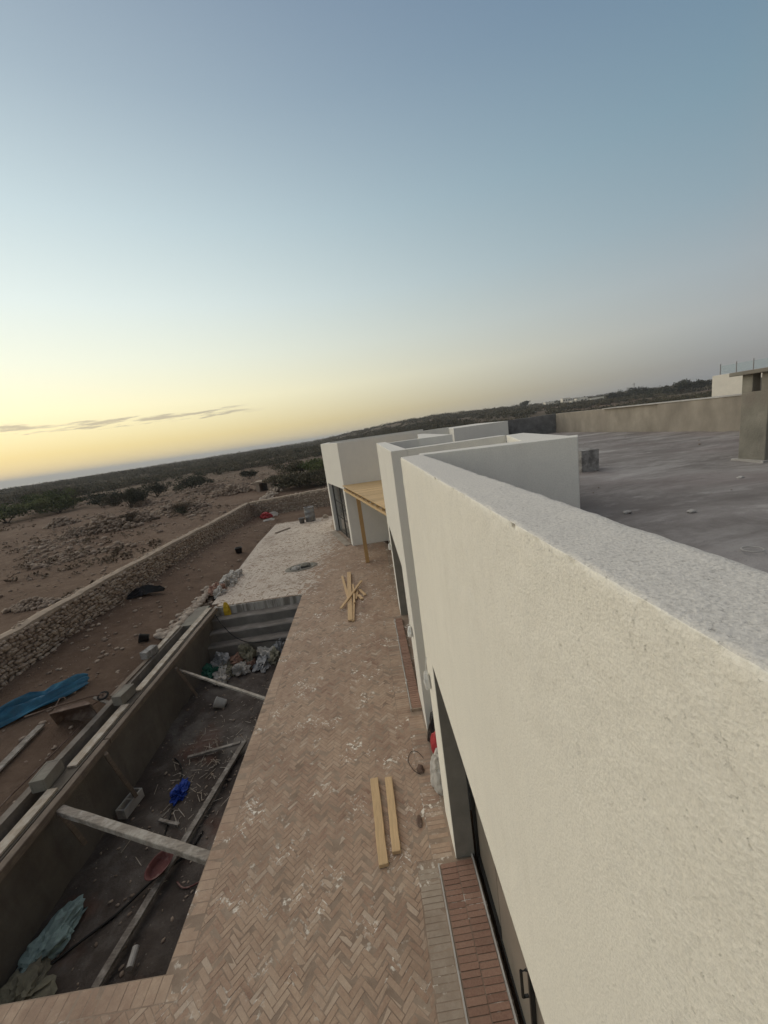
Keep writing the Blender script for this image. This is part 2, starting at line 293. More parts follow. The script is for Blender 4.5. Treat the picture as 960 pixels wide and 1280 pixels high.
# ------------------------------------------------------------------ mesh helpers
class MB:
    def __init__(s): s.v = []; s.f = []; s.t = []
    def add(s, vs, fs, tone=0.5):
        o = len(s.v); s.v += [tuple(p) for p in vs]; s.f += [tuple(i + o for i in f) for f in fs]; s.t += [tone] * len(fs); return s
    def box(s, x0, x1, y0, y1, z0, z1, tone=0.5):
        return s.add([(x0, y0, z0), (x1, y0, z0), (x1, y1, z0), (x0, y1, z0), (x0, y0, z1), (x1, y0, z1), (x1, y1, z1), (x0, y1, z1)],
                     [(3, 2, 1, 0), (4, 5, 6, 7), (0, 1, 5, 4), (1, 2, 6, 5), (2, 3, 7, 6), (3, 0, 4, 7)], tone)
    def prism(s, poly, z0, z1, tone=0.5):
        n = len(poly)
        if sum(poly[i][0] * poly[(i + 1) % n][1] - poly[(i + 1) % n][0] * poly[i][1] for i in range(n)) < 0: poly = poly[::-1]
        vs = [(x, y, z0) for x, y in poly] + [(x, y, z1) for x, y in poly]
        return s.add(vs, [tuple(range(n))[::-1], tuple(range(n, 2 * n))] + [(i, (i + 1) % n, (i + 1) % n + n, i + n) for i in range(n)], tone)
    def bar(s, p0, p1, w, h, tone=0.5, up=(0, 0, 1)):
        p0, p1 = Vector(p0), Vector(p1); d = (p1 - p0).normalized(); u = Vector(up)
        if abs(d.dot(u)) > 0.98: u = Vector((1, 0, 0))
        sd = d.cross(u).normalized() * (w / 2); u2 = sd.normalized().cross(d) * (h / 2)
        vs = []
        for p in (p0, p1): vs += [p - sd - u2, p + sd - u2, p + sd + u2, p - sd + u2]
        return s.add(vs, [(3, 2, 1, 0), (4, 5, 6, 7), (0, 1, 5, 4), (1, 2, 6, 5), (2, 3, 7, 6), (3, 0, 4, 7)], tone)
    def tube(s, pts, r, n=8, tone=0.5, closed=False):
        pts = [Vector(p) for p in pts]; rings = []; N = len(pts)
        for i, p in enumerate(pts):
            a_ = pts[(i - 1) % N] if closed else pts[max(i - 1, 0)]; b_ = pts[(i + 1) % N] if closed else pts[min(i + 1, N - 1)]
            d = (b_ - a_).normalized(); u = Vector((0, 0, 1)) if abs(d.z) < 0.9 else Vector((1, 0, 0))
            x = d.cross(u).normalized(); y = x.cross(d); rr = r[i] if isinstance(r, (list, tuple)) else r
            rings.append([p + (x * math.cos(k * 2 * math.pi / n) + y * math.sin(k * 2 * math.pi / n)) * rr for k in range(n)])
        vs = [q for ring in rings for q in ring]; fs = []
        for i in range(N if closed else N - 1):
            for k in range(n):
                j = (i + 1) % N; fs.append((i * n + k, i * n + (k + 1) % n, j * n + (k + 1) % n, j * n + k))
        if not closed: fs += [tuple(range(n))[::-1], tuple(range((N - 1) * n, N * n))]
        return s.add(vs, fs, tone)
    def lathe(s, prof, n=20, c=(0, 0, 0), tone=0.5):
        vs = [(c[0] + r * math.cos(k * 2 * math.pi / n), c[1] + r * math.sin(k * 2 * math.pi / n), c[2] + z) for r, z in prof for k in range(n)]
        fs = [(i * n + k, i * n + (k + 1) % n, (i + 1) * n + (k + 1) % n, (i + 1) * n + k) for i in range(len(prof) - 1) for k in range(n)]
        return s.add(vs, fs, tone)
    def xf(s, M):
        s.v = [tuple(M @ Vector(p)) for p in s.v]; return s
    def mesh(s, name, off=(0, 0, 0)):
        me = bpy.data.meshes.new(name)
        me.from_pydata([(x - off[0], y - off[1], z - off[2]) for x, y, z in s.v], [], s.f)
        at = me.attributes.new('tone', 'FLOAT', 'FACE'); at.data.foreach_set('value', np.array(s.t, dtype=np.float32))
        me.update(); return me
def smooth(o):
    o.data.shade_smooth(); return o
def np_mesh(name, V, F, tone, off=(0, 0, 0)):
    V = np.asarray(V, np.float32) - np.asarray(off, np.float32); F = np.asarray(F, np.int32); k = F.shape[1]
    me = bpy.data.meshes.new(name); me.vertices.add(len(V)); me.vertices.foreach_set('co', V.ravel())
    me.loops.add(F.size); me.loops.foreach_set('vertex_index', F.ravel())
    me.polygons.add(len(F)); me.polygons.foreach_set('loop_start', np.arange(0, F.size, k, dtype=np.int32))
    me.update(calc_edges=True)
    at = me.attributes.new('tone', 'FLOAT', 'FACE'); at.data.foreach_set('value', np.asarray(tone, np.float32))
    return me
def link(name, me, mat, parent=None, loc=None):
    o = bpy.data.objects.new(name, me); C.objects.link(o)
    if me is not None and mat is not None and not me.materials: me.materials.append(mat)
    if parent is not None: o.parent = parent
    if loc is not None: o.location = loc
    return o
def bevel(o, w=0.004, seg=1):
    b = o.modifiers.new('bevel', 'BEVEL'); b.width = w; b.segments = seg; b.limit_method = 'ANGLE'; return o
def tag(o, label, cat, group=None):
    o['label'] = label; o['category'] = cat
    if group: o['group'] = group
    return o
def thing(name, label, cat, loc, group=None):
    o = bpy.data.objects.new(name, None); o.empty_display_size = 0.1; C.objects.link(o); o.location = loc
    return tag(o, label, cat, group)
def wpos(o):
    p = Vector((0, 0, 0))
    while o is not None: p = p + Vector(o.location); o = o.parent
    return p
def part(name, mb, mat, parent):                 # geometry given in world coordinates, hung under its thing
    return link(name, mb.mesh(name, wpos(parent)), mat, parent)
def one(name, mb, mat, label, cat, loc, group=None):     # a thing that is one mesh
    return tag(link(name, mb.mesh(name, loc), mat, None, loc), label, cat, group)
def struct(name, me, mat, loc=(0, 0, 0)):
    o = link(name, me, mat, None, loc); o['kind'] = 'structure'; return o
def fbm(x, y, z=0.0, o=4): return noise.fractal(Vector((x, y, z)), 1.0, 2.0, o)
def crumple(c, size, seed, sub=3, amp=0.35, freq=1.6, squash=1.0, rotz=0.0):
    """a crumpled sack or bag: a ball pushed into folds and flattened where it rests"""
    bm = bmesh.new(); bmesh.ops.create_icosphere(bm, subdivisions=sub, radius=1.0); mb = MB(); vs = []
    cr, sr = math.cos(rotz), math.sin(rotz)
    for v in bm.verts:
        p = v.co.copy(); q = p * freq + Vector((seed * 3.1, seed * 1.7, seed * 0.9))
        k = 1 + amp * noise.noise(q) + amp * 0.55 * (1 - 2 * abs(noise.noise(q * 2.3))) - amp * 0.3 + amp * 0.18 * noise.noise(q * 6)
        p *= k; z = max(p.z, -0.42) + 0.42
        x, y = p.x * size[0], p.y * size[1]
        vs.append((c[0] + x * cr - y * sr, c[1] + x * sr + y * cr, c[2] + z * size[2]))
    mb.add(vs, [tuple(w.index for w in f.verts) for f in bm.faces]); bm.free(); return mb

# base rock shapes
def ico(sub):
    bm = bmesh.new(); bmesh.ops.create_icosphere(bm, subdivisions=sub, radius=1.0)
    V = np.array([v.co[:] for v in bm.verts]); F = np.array([[w.index for w in f.verts] for f in bm.faces]); bm.free(); return V, F
ICO1, ICO1F = ico(1); ICO2, ICO2F = ico(2)
def rock_shape(seed, V=ICO1):
    out = []
    for p in V:
        q = Vector(p); n_ = noise.noise(q * 1.3 + Vector((seed * 7.3, seed * 2.9, seed))) * 0.45 + noise.noise(q * 2.9 + Vector((seed, seed * 5, 3))) * 0.2
        m_ = max(abs(q.x), abs(q.y), abs(q.z)); q = q * (0.55 + 0.45 / max(m_, 0.6) * 0.8) * (1 + n_); out.append(q[:])
    return np.array(out)
ROCKS = [rock_shape(i + 1) for i in range(14)]
def rocks_mesh(name, items, off=(0, 0, 0)):
    """items: (x, y, z, sx, sy, sz, rotz, tone) -> one mesh of irregular stones"""
    nv, nf = len(ICO1), len(ICO1F); V = np.empty((len(items) * nv, 3)); F = np.empty((len(items) * nf, 3), int); T = np.empty(len(items) * nf)
    for i, (x, y, z, sx, sy, sz, r, t) in enumerate(items):
        p = ROCKS[i % 14] * (sx, sy, sz); c, s_ = math.cos(r), math.sin(r)
        V[i * nv:(i + 1) * nv] = np.stack([p[:, 0] * c - p[:, 1] * s_ + x, p[:, 0] * s_ + p[:, 1] * c + y, p[:, 2] + z], 1)
        F[i * nf:(i + 1) * nf] = ICO1F + i * nv; T[i * nf:(i + 1) * nf] = t
    return np_mesh(name, V, F, T, off)
def leaves(centres, radii, count, size, tones):
    """leaf-sized quads spread through the volume of each crown lobe"""
    c = np.repeat(np.asarray(centres, float), count, 0); r = np.repeat(np.asarray(radii, float), count, 0); N = len(c)
    d = rng.normal(size=(N, 3)); d /= np.linalg.norm(d, axis=1)[:, None]
    p = c + d * r * (rng.random((N, 1)) ** 0.45)
    a_ = rng.normal(size=(N, 3)); a_ /= np.linalg.norm(a_, axis=1)[:, None]
    b_ = np.cross(a_, rng.normal(size=(N, 3))); b_ /= np.linalg.norm(b_, axis=1)[:, None]
    sz = (np.repeat(np.broadcast_to(size, (len(centres),)), count) * rng.uniform(0.6, 1.4, N))[:, None]
    V = np.stack([p - a_ * sz, p + b_ * sz * 0.55, p + a_ * sz, p - b_ * sz * 0.55], 1).reshape(-1, 3)
    T = np.clip(np.repeat(np.asarray(tones, float), count) + rng.uniform(-0.25, 0.25, N), 0, 1)
    return V, np.arange(N * 4).reshape(-1, 4), T

# ================================================================== THE SETTING
# ------------------------------------------------------------------ terrain and sea
AZ_K = [-180, -60, -42, -28, -15, -7, 2, 10.7, 19.5, 25, 33, 41, 47, 70, 180]
EL_K = [-0.6, -0.75, -0.72, -0.55, -0.38, -0.32, 0.50, 0.98, 0.72, 0.44, 0.42, 0.34, 0.30, 0.2, -0.6]
D_K = [900, 950, 950, 900, 800, 620, 430, 420, 430, 480, 520, 520, 520, 600, 900]
def sm(a_, b_, x):
    t = min(max((x - a_) / (b_ - a_), 0), 1); return t * t * (3 - 2 * t)
def terrain(x, y):
    d = math.hypot(x, y); azd = math.degrees(math.atan2(x, y))
    el_ = np.interp(azd, AZ_K, EL_K); D = np.interp(azd, AZ_K, D_K)
    top = 4.6 + D * math.tan(R(el_)) - 0.6
    z = top * sm(55, D, d) ** 1.25
    if d > D: z = top + (-52 - top) * sm(D, D * 2.4, d)
    if d > 30: z += fbm(x * 0.012, y * 0.012, 3.3) * min((d - 30) / 120, 1) * 1.6
    if x < -5.9 or y > 24 or x > 9:
        z += fbm(x * 0.16, y * 0.16, 1.0) * 0.10 * (1.0 if x > -8.5 else 2.2) + fbm(x * 0.7, y * 0.7, 5.0) * 0.035
    if x < -6.2: z += 0.20 * sm(-6.2, -8.6, x) if False else 0.20 * min(max((-6.2 - x) / 2.4, 0), 1) * (1 - sm(17, 26, y))
    if -5.9 <= x <= 9 and y <= 24: z = -0.22
    elif x > -6.6 and x < -5.5 and y < 24: z = z - 0.06
    return z
def lines(neg, pos, fixed, fine0, fine1, fstep):
    s = set(round(v, 3) for v in np.arange(fine0, fine1, fstep)); s |= set(fixed)
    v = fine1; st = fstep
    while v < pos: s.add(round(v, 2)); st *= 1.09; v += st
    v = fine0; st = fstep
    while v > neg: s.add(round(v, 2)); st *= 1.09; v -= st
    s = sorted(s); out = [s[0]]
    for q in s[1:]:
        if q - out[-1] > 0.06 or q in fixed: 
            if q in fixed and q - out[-1] <= 0.06 and out[-1] not in fixed: out[-1] = q
            else: out.append(q)
    return out
XL = lines(-2600, 2600, [-5.80, -2.4], -26, 10, 0.45); YL = lines(-900, 2600, [2.6, 11.55], -3, 48, 0.5)
zz = [[terrain(x, y) for y in YL] for x in XL]
TV = [(x, y, zz[i][j]) for i, x in enumerate(XL) for j, y in enumerate(YL)]; ny = len(YL); TF = []
for i in range(len(XL) - 1):
    for j in range(ny - 1):
        if XL[i] > -5.9 and XL[i + 1] < -2.3 and YL[j] > 2.5 and YL[j + 1] < 11.6: continue
        TF.append((i * ny + j, (i + 1) * ny + j, (i + 1) * ny + j + 1, i * ny + j + 1))
ground = struct('ground', np_mesh('ground', TV, TF, np.full(len(TF), 0.5)), M_GROUND); smooth(ground)
mb = MB(); n = 96; ring = [(0, 0, -46)]
for r_ in (300, 1000, 2500, 6000, 13000): ring += [(r_ * math.cos(k * 2 * math.pi / n), r_ * math.sin(k * 2 * math.pi / n), -46) for k in range(n)]
fs = [(0, 1 + k, 1 + (k + 1) % n) for k in range(n)]
for q in range(4): fs += [(1 + q * n + k, 1 + (q + 1) * n + k, 1 + (q + 1) * n + (k + 1) % n, 1 + q * n + (k + 1) % n) for k in range(n)]
mb.add(ring, fs); struct('sea', mb.mesh('sea'), M_SEA)

# ------------------------------------------------------------------ patio: slab with every paving brick
mb = MB()
mb.prism([(-2.5, 2.74), (-2.5, 11.32), (-5.18, 11.40), (-5.28, 11.9), (-5.82, 23.0), (-1.7, 23.0), (0.56, 15.0), (0.56, -1.5), (-9.0, -1.5), (-9.0, 2.74)], -0.20, 0.0001)
patio = struct('patio', mb.mesh('patio'), M_MORTAR)
BL, BW, BJ = 0.153, 0.051, 0.0055
def clip(poly, nx, ny_, c):        # keep nx*x+ny*y <= c
    out = []
    for i in range(len(poly)):
        p, q = poly[i], poly[(i + 1) % len(poly)]; dp = nx * p[0] + ny_ * p[1] - c; dq = nx * q[0] + ny_ * q[1] - c
        if dp <= 0: out.append(p)
        if (dp < 0 < dq) or (dq < 0 < dp):
            t = dp / (dp - dq); out.append((p[0] + t * (q[0] - p[0]), p[1] + t * (q[1] - p[1])))
    return out
def clip_all(poly, planes):
    for pl in planes:
        poly = clip(poly, *pl)
        if len(poly) < 3: return None
    return poly
def area(p): return abs(sum(p[i][0] * p[(i + 1) % len(p)][1] - p[(i + 1) % len(p)][0] * p[i][1] for i in range(len(p)))) / 2
BR = []     # (polygon, z, tone, kind, whole(cx,cy,angle) or None)
def herringbone(x0, x1, y0, y1, planes, kind):
    ca = math.cos(R(45)); n3 = 3; rad = x1 - x0 + y1 - y0
    cx_, cy_ = (x0 + x1) / 2, (y0 + y1) / 2; K = int(rad / BW / 1.2) + 8
    for j in range(-K, K):
        for k in range(-K // 2, K // 2):
            bx, by = j + k * n3, j - k * n3
            for vert in (0, 1):
                w_, h_ = (n3, 1) if not vert else (1, n3)
                u0, v0 = (bx, by) if not vert else (bx, by + 1)
                mx, my = (u0 + w_ / 2) * BW, (v0 + h_ / 2) * BW
                wx, wy = cx_ + (mx - my) * ca, cy_ + (mx + my) * ca
                if not (x0 - .15 < wx < x1 + .15 and y0 - .15 < wy < y1 + .15): continue
                ang = R(45) + (math.pi / 2 if vert else 0) + random.uniform(-.018, .018)
                c_, s_ = math.cos(ang), math.sin(ang); hx, hy = BL / 2 - BJ / 2, BW / 2 - BJ / 2
                poly = [(wx + px_ * c_ - py_ * s_, wy + px_ * s_ + py_ * c_) for px_, py_ in ((-hx, -hy), (hx, -hy), (hx, hy), (-hx, hy))]
                cp = clip_all(poly, planes)
                if not cp or area(cp) < 0.0004: continue
                whole = (wx, wy, ang) if area(cp) > 0.999 * area(poly) else None
                BR.append((cp, kind, whole))
def course(x0, x1, y0, y1, along, kind, pitch=BW):
    """a straight course of bricks laid side by side; 'y' = running along y, each brick lying across"""
    p = y0 if along == 'y' else x0; end = y1 if along == 'y' else x1
    while p < end - 0.02:
        q = min(p + pitch * random.uniform(.94, 1.06), end); j = BJ / 2; w = random.uniform(-.003, .003)
        BR.append(([(x0 + j + w, p + j), (x1 - j + w, p + j), (x1 - j + w, q - j), (x0 + j + w, q - j)] if along == 'y' else [(p + j, y0 + j), (q - j, y0 + j), (q - j, y1 - j), (p + j, y1 - j)], kind, None)); p = q
herringbone(-2.30, -0.07, 1.6, 15.8, [(-1, 0, 2.30), (1, 0, -0.07), (0, -1, -1.6), (0, 1, 15.8)], 'h')
herringbone(-0.07, 0.10, 3.30, 5.45, [(-1, 0, 0.07), (1, 0, 0.10), (0, -1, -3.30), (0, 1, 5.45)], 'h')
herringbone(-0.06, 1.95, 8.9, 15.8, [(-1, 0, 0.07), (1, 0, 0.34), (0, -1, -8.95), (0, 1, 15.78)], 'h')
herringbone(-5.6, -2.28, 11.6, 23.0, [(1, 0, -2.28), (0, -1, -11.62), (0, 1, 22.75), (-0.998, -0.054, 4.48 + 0.30)], 'pale')
herringbone(-2.28, -0.9, 15.8, 23.0, [(-1, 0, 2.28), (0, -1, -15.8), (0, 1, 22.75), (0.960, 0.279, 3.40)], 'pale')
herringbone(-8.6, -2.33, 1.6, 2.56, [(1, 0, -2.30), (0, -1, -1.6), (0, 1, 2.54)], 'h')
course(-2.495, -2.305, 2.75, 11.40, 'y', 'edge', .105); course(-8.6, -2.305, 2.545, 2.735, 'x', 'edge', .105)
course(-5.16, -2.335, 11.40, 11.61, 'x', 'pale')
course(-0.065, 0.150, 0.4, 3.22, 'y', 'cem'); course(0.105, 0.335, 3.30, 5.45, 'y', 'h'); course(-0.065, 0.165, 5.45, 8.90, 'y', 'h')
BR = [b for b in BR if in_view((sum(p[0] for p in b[0]) / len(b[0]), sum(p[1] for p in b[0]) / len(b[0]), 0), 60)]
def bdist(b):
    x = sum(p[0] for p in b[0]) / len(b[0]); y = sum(p[1] for p in b[0]) / len(b[0])
    pen = 0 if in_view((x, y, 0), -4) and not (x > 0.2 and y > 3.2) else 30
    return x * x + y * y + pen - 40 * area(b[0])
BR.sort(key=bdist)
def limed(b):                # the lime wash thins out towards the house: bricks change over one by one
    x = sum(p[0] for p in b[0]) / len(b[0]); y = sum(p[1] for p in b[0]) / len(b[0])
    if y < 11.4 or b[1] not in ('h', 'pale'): return b
    q = sm(-3.1, -1.5, x + .5 * fbm(x * .8, y * .5, 3.0) - .10 * max(0, y - 14))
    return (b[0], 'h' if random.random() < q else 'pale', b[2])
BR = [limed(b) for b in BR]
def tone_for(kind):
    t = random.betavariate(1.5, 1.8)
    if kind == 'edge': t = 0.35 + 0.5 * t
    if kind == 'pale': t = 0.3 + 0.6 * t
    if kind == 'cem': t = 0.40 + 0.2 * t
    if kind == 'h' and random.random() < 0.05: t = random.uniform(.9, 1)
    return t
WH = []
for i in range(24):
    hx, hy = BL / 2 - BJ / 2, BW / 2 - BJ / 2; j = lambda: random.uniform(-.0025, .0025)
    mb = MB(); t = tone_for('h'); ps = [(-hx + j(), -hy + j()), (hx + j(), -hy + j()), (hx + j(), hy + j()), (-hx + j(), hy + j())]
    ins = [(x * 0.97, y * 0.92) for x, y in ps]
    mb.add([(x, y, -.02) for x, y in ps] + [(x, y, -.0012) for x, y in ps] + [(x, y, .0013 + j() * .7) for x, y in ins],
           [(i_, (i_ + 1) % 4, (i_ + 1) % 4 + 4, i_ + 4) for i_ in range(4)] + [(i_ + 4, (i_ + 1) % 4 + 4, (i_ + 1) % 4 + 8, i_ + 8) for i_ in range(4)] + [(8, 9, 10, 11)], t)
    WH.append(mb.mesh('brick')); WH[-1].materials.append(M_BRICK)
KM = {'h': M_BRICK, 'edge': M_BRICK, 'pale': M_BRICK_PALE, 'cem': M_BRICK_CEM}
rest = {'h': MB(), 'pale': MB(), 'cem': MB()}
for i, (poly, kind, whole) in enumerate(BR):
    if i < 300 and whole:
        o = link('brick', random.choice(WH), None, patio, (whole[0], whole[1], random.uniform(-.0012, .0012))); o.rotation_euler = (random.uniform(-.004, .004), random.uniform(-.004, .004), whole[2] + (math.pi if random.random() < .5 else 0))
    else:
        zt = 0.0012 + random.uniform(-.0015, .0015); n = len(poly); mb = MB() if i < 300 else rest[kind if kind in rest else 'h']
        cx_, cy_ = sum(p[0] for p in poly) / n, sum(p[1] for p in poly) / n
        if sum(poly[k][0] * poly[(k + 1) % n][1] - poly[(k + 1) % n][0] * poly[k][1] for k in range(n)) < 0: poly = poly[::-1]
        ins = [(cx_ + (x - cx_) * .95, cy_ + (y - cy_) * .95) for x, y in poly]; tl = [random.uniform(-.0012, .0012) for _ in range(n)]
        mb.add([(x, y, -.02) for x, y in poly] + [(x, y, zt - .0022) for x, y in poly] + [(x, y, zt + d_) for (x, y), d_ in zip(ins, tl)],
               [(k, (k + 1) % n, (k + 1) % n + n, k + n) for k in range(n)] + [(k + n, (k + 1) % n + n, (k + 1) % n + 2 * n, k + 2 * n) for k in range(n)] + [tuple(range(2 * n, 3 * n))], tone_for(kind))
        if i < 300:
            c_ = (cx_, cy_, 0); link('brick', mb.mesh('brick', c_), KM[kind], patio, c_)
for k, mb in rest.items():
    o = link('paving_bricks', mb.mesh('paving_bricks'), KM[k], patio); o['kind'] = 'stuff'

# ================================================================== THE VILLA
TOP = 4.32; FX = 0.36; PT = 0.22; RZ = 3.55
villa = thing('villa', 'long cream plastered villa with stepped parapets and a flat unfinished roof', 'house', (FX, 0, 0))
# near facade: plaster skin, uneven along its edges
ys = list(np.arange(-1.8, -0.1, 0.12)) + list(np.arange(-0.1, 3.801, 0.0125)); ys[-1] = 3.80
def section():
    pts = []                                             # (x, z, nx, nz, erosion)
    for z in list(np.arange(2.38, 3.69, 0.06)) + list(np.arange(3.70, TOP - 0.008, 0.0125)): pts.append((FX, z, -1, 0, sm(TOP - 0.06, TOP, z) * 0.6))
    for a_ in (20, 45, 70): pts.append((FX + 0.007 - 0.007 * math.cos(R(a_)), TOP - 0.007 + 0.007 * math.sin(R(a_)), -math.cos(R(a_)), math.sin(R(a_)), 1.0))
    for x in np.arange(FX + 0.008, FX + PT - 0.012, 0.0125): pts.append((x, TOP, 0, 1, 0.5 * sm(0.05, 0.0, x - FX) if False else 0.0))
    for a_ in (70, 45, 20): pts.append((FX + PT - 0.012 + 0.012 * math.cos(R(a_)), TOP - 0.012 + 0.012 * math.sin(R(a_)), math.cos(R(a_)), math.sin(R(a_)), 0.3))
    for z in np.arange(TOP - 0.02, RZ - 0.05, -0.06): pts.append((FX + PT, z, 1, 0, 0))
    return pts
sec = section(); V = []; F = []; T = []; FM = []
for y in ys:
    for (x, z, nx, nz, er) in sec:
        fade = sm(2.38, 2.5, z)
        d = 0.0022 * fbm(x * 9, y * 9, z * 9, 3) + 0.0010 * noise.noise(Vector((x * 38, y * 38, z * 38)))
        w = 0.006 * noise.noise(Vector((y * 1.3, z * 0.8, 7)))
        if er: d -= er * (0.006 * max(0, fbm(y * 26, z * 26, 2.0, 4) + 0.15) + 0.007 * max(0, noise.noise(Vector((y * 9, 3, 1)))) )
        d = (d + w) * fade
        V.append((x + nx * d, y, z + nz * d))
m_ = len(sec)
for i in range(len(ys) - 1):
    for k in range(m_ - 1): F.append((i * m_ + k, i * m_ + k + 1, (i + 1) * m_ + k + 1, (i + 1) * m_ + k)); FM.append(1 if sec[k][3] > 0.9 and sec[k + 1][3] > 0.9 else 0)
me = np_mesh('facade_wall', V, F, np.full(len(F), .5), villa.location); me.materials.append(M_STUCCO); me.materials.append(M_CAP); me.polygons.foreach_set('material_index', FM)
me.flip_normals(); o = link('facade_wall', me, None, villa); smooth(o)
mb = MB().box(FX + .012, FX + PT - .012, -1.8, 3.795, 2.385, TOP - .015); part('wall_core', mb, M_STUCCO, villa)
bevel(part('door_pier', MB().box(FX, FX + 0.20, 3.27, 3.80, 0, 2.385), M_STUCCO, villa), .006, 2); part('door_pier', MB().box(FX, FX + .20, -3, -1.0, 0, 2.385), M_STUCCO, villa)
part('wall_end', MB().box(FX + .002, FX + PT, -3, -1.8, 2.385, TOP - .002), M_STUCCO, villa)
M_REVEAL = simple('raw_reveal', (0.26, 0.24, 0.205), 0.2, 4, 0.93, 0.004, 40, 'Position')
part('door_reveal', MB().box(FX + .006, .565, 3.262, 3.2695, 0.0, 2.38), M_REVEAL, villa); part('door_reveal', MB().box(FX + .006, .575, 8.953, 8.9598, 0.0, 2.40), M_REVEAL, villa)
part('lintel_soffit', MB().box(FX + .006, .565, -1.0, 3.26, 2.376, 2.3835), M_REVEAL, villa)
# the little open shaft between the two front blocks, with its skewed parapets
mb = MB(); mb.prism([(0.575, 3.79), (1.89, 3.33), (2.0, 3.52), (1.53, 3.75), (0.575, 4.0)], 0, TOP - 0.004); bevel(part('shaft_wall', mb, M_STUCCO_W, villa), .006, 2)
mb = MB(); mb.prism([(1.53, 3.752), (2.0, 3.522), (1.892, 3.332), (2.12, 4.90), (2.1, 5.04), (1.9, 5.04), (1.88, 4.72)], 0, TOP - 0.002) if False else mb.prism([(1.55, 3.755), (1.90, 3.40), (2.13, 5.045), (1.90, 5.045)], 0, TOP - 0.001); bevel(part('shaft_wall', mb, M_STUCCO_W, villa), .006, 2)
# second front block
mb = MB().box(FX, FX + PT, 5.05, 5.95, 0, TOP); mb.box(FX, FX + PT, 5.952, 8.96, 2.40, TOP); mb.box(FX, FX + PT, 8.962, 9.52, 0, TOP); mb.box(FX + PT + .002, 1.898, 5.052, 5.25, 0, TOP - .001); mb.box(FX + PT + .002, 2.11, 9.30, 9.519, 0, TOP - .03)
o = bevel(part('front_block', mb, M_STUCCO_W, villa), .006, 2)
part('front_block_roof', MB().box(FX + PT + .004, 2.1, 5.255, 9.295, 3.3, RZ - .006), M_ROOF, villa)
mb = MB(); mb.prism([(1.36, 9.22), (2.11, 8.97), (2.22, 14.0), (2.04, 14.0)], RZ + .002, TOP - .028); part('roof_upstand', mb, M_STUCCO_W, villa)
# far block with its angled end
A_ = (-0.98, 15.80); B_ = (-2.06, 19.45)
def onAB(t, off=0.0):
    nx_, ny_ = -(B_[1] - A_[1]), (B_[0] - A_[0]); L_ = math.hypot(nx_, ny_); return (A_[0] + t * (B_[0] - A_[0]) - nx_ / L_ * off, A_[1] + t * (B_[1] - A_[1]) - ny_ / L_ * off)
mb = MB()
mb.prism([onAB(0), onAB(0.07), onAB(0.07, .30), (-0.6, 15.99), (3.6, 15.99), (3.6, 15.80)], 0, 4.36)
mb.prism([onAB(0.071), onAB(0.86), onAB(0.86, .28), onAB(0.071, .28)], 2.45, 4.358)
mb.prism([onAB(0.861), onAB(0.94), (-1.9, 22.5), (3.6, 22.5), (3.6, 22.3), (-1.7, 22.3), onAB(0.861, .28)], 0, 4.357)
bevel(part('far_block', mb, M_STUCCO_W, villa), .008, 2)
part('far_block_roof', MB().prism([onAB(.05, .29), onAB(.9, .29), (-1.6, 22.2), (3.6, 22.2), (3.6, 16.0), (-.5, 16.0)], 3.4, 3.6), M_ROOF, villa)
bevel(part('roof_box', MB().box(3.60, 5.75, 15.0, 19.0, RZ - .02, 4.30), M_STUCCO_W, villa), .006, 2)
# walls behind the pergola and the inside of the rooms
part('back_wall', MB().box(2.112, 2.30, 9.52, 15.80, 0, RZ - .01), M_STUCCO_W, villa)
part('room_wall', MB().box(2.2, 2.3, -3, 3.3, 0, RZ - .02), M_STUCCO_W, villa)
# roof
RG = 0.09; xs = np.arange(FX + PT - .01, 8.12, RG); yy = np.arange(-3, 15.85, RG); V = []; keep = []
for x in xs:
    for y in yy: V.append((x, y, RZ + 0.010 * fbm(x * .9, y * 1.4, 2.2) + 0.006 * fbm(x * 4, y * 5, 9.1)))
ny2 = len(yy); F = []
for i in range(len(xs) - 1):
    for j in range(ny2 - 1):
        xc, yc = xs[i] + RG / 2, yy[j] + RG / 2
        if xc < 2.05 and 3.6 < yc < 5.05 and xc < 1.55 + (yc - 3.75) * .3 + .1: continue
        if 5.1 < yc < 9.4 and xc < 2.05: continue
        if 9.4 < yc and xc < 2.15: continue
        F.append((i * ny2 + j, (i + 1) * ny2 + j, (i + 1) * ny2 + j + 1, i * ny2 + j + 1))
me = np_mesh('roof_slab', V, F, np.full(len(F), .5), villa.location); o = smooth(link('roof_slab', me, M_ROOF, villa))
# far roof parapets: raw render, standing a little forward in places
mb = MB(); mb.box(8.08, 8.30, 10.24, 15.83, RZ - .3, TOP - .02); bevel(part('roof_parapet', mb, M_PARAPET, villa), .012, 2)
bevel(part('roof_parapet', MB().box(8.02, 8.31, 4.0, 10.238, RZ - .3, TOP - .03), M_PARAPET, villa), .012, 2)
bevel(part('roof_parapet', MB().box(8.03, 8.32, -3, 3.998, RZ - .3, TOP - .04), M_PARAPET, villa), .012, 2)
part('parapet_capping', MB().box(8.0, 8.33, -3, 12.6, TOP - .028, TOP - .004), M_CONC_PALE, villa)
bevel(part('back_parapet', MB().box(5.752, 8.078, 15.83, 16.02, RZ - .3, TOP - .02), M_CONC_DARK, villa), .01, 2)
part('east_wall', MB().box(8.10, 8.28, -3, 15.83, -.2, RZ - .31), M_PARAPET, villa)
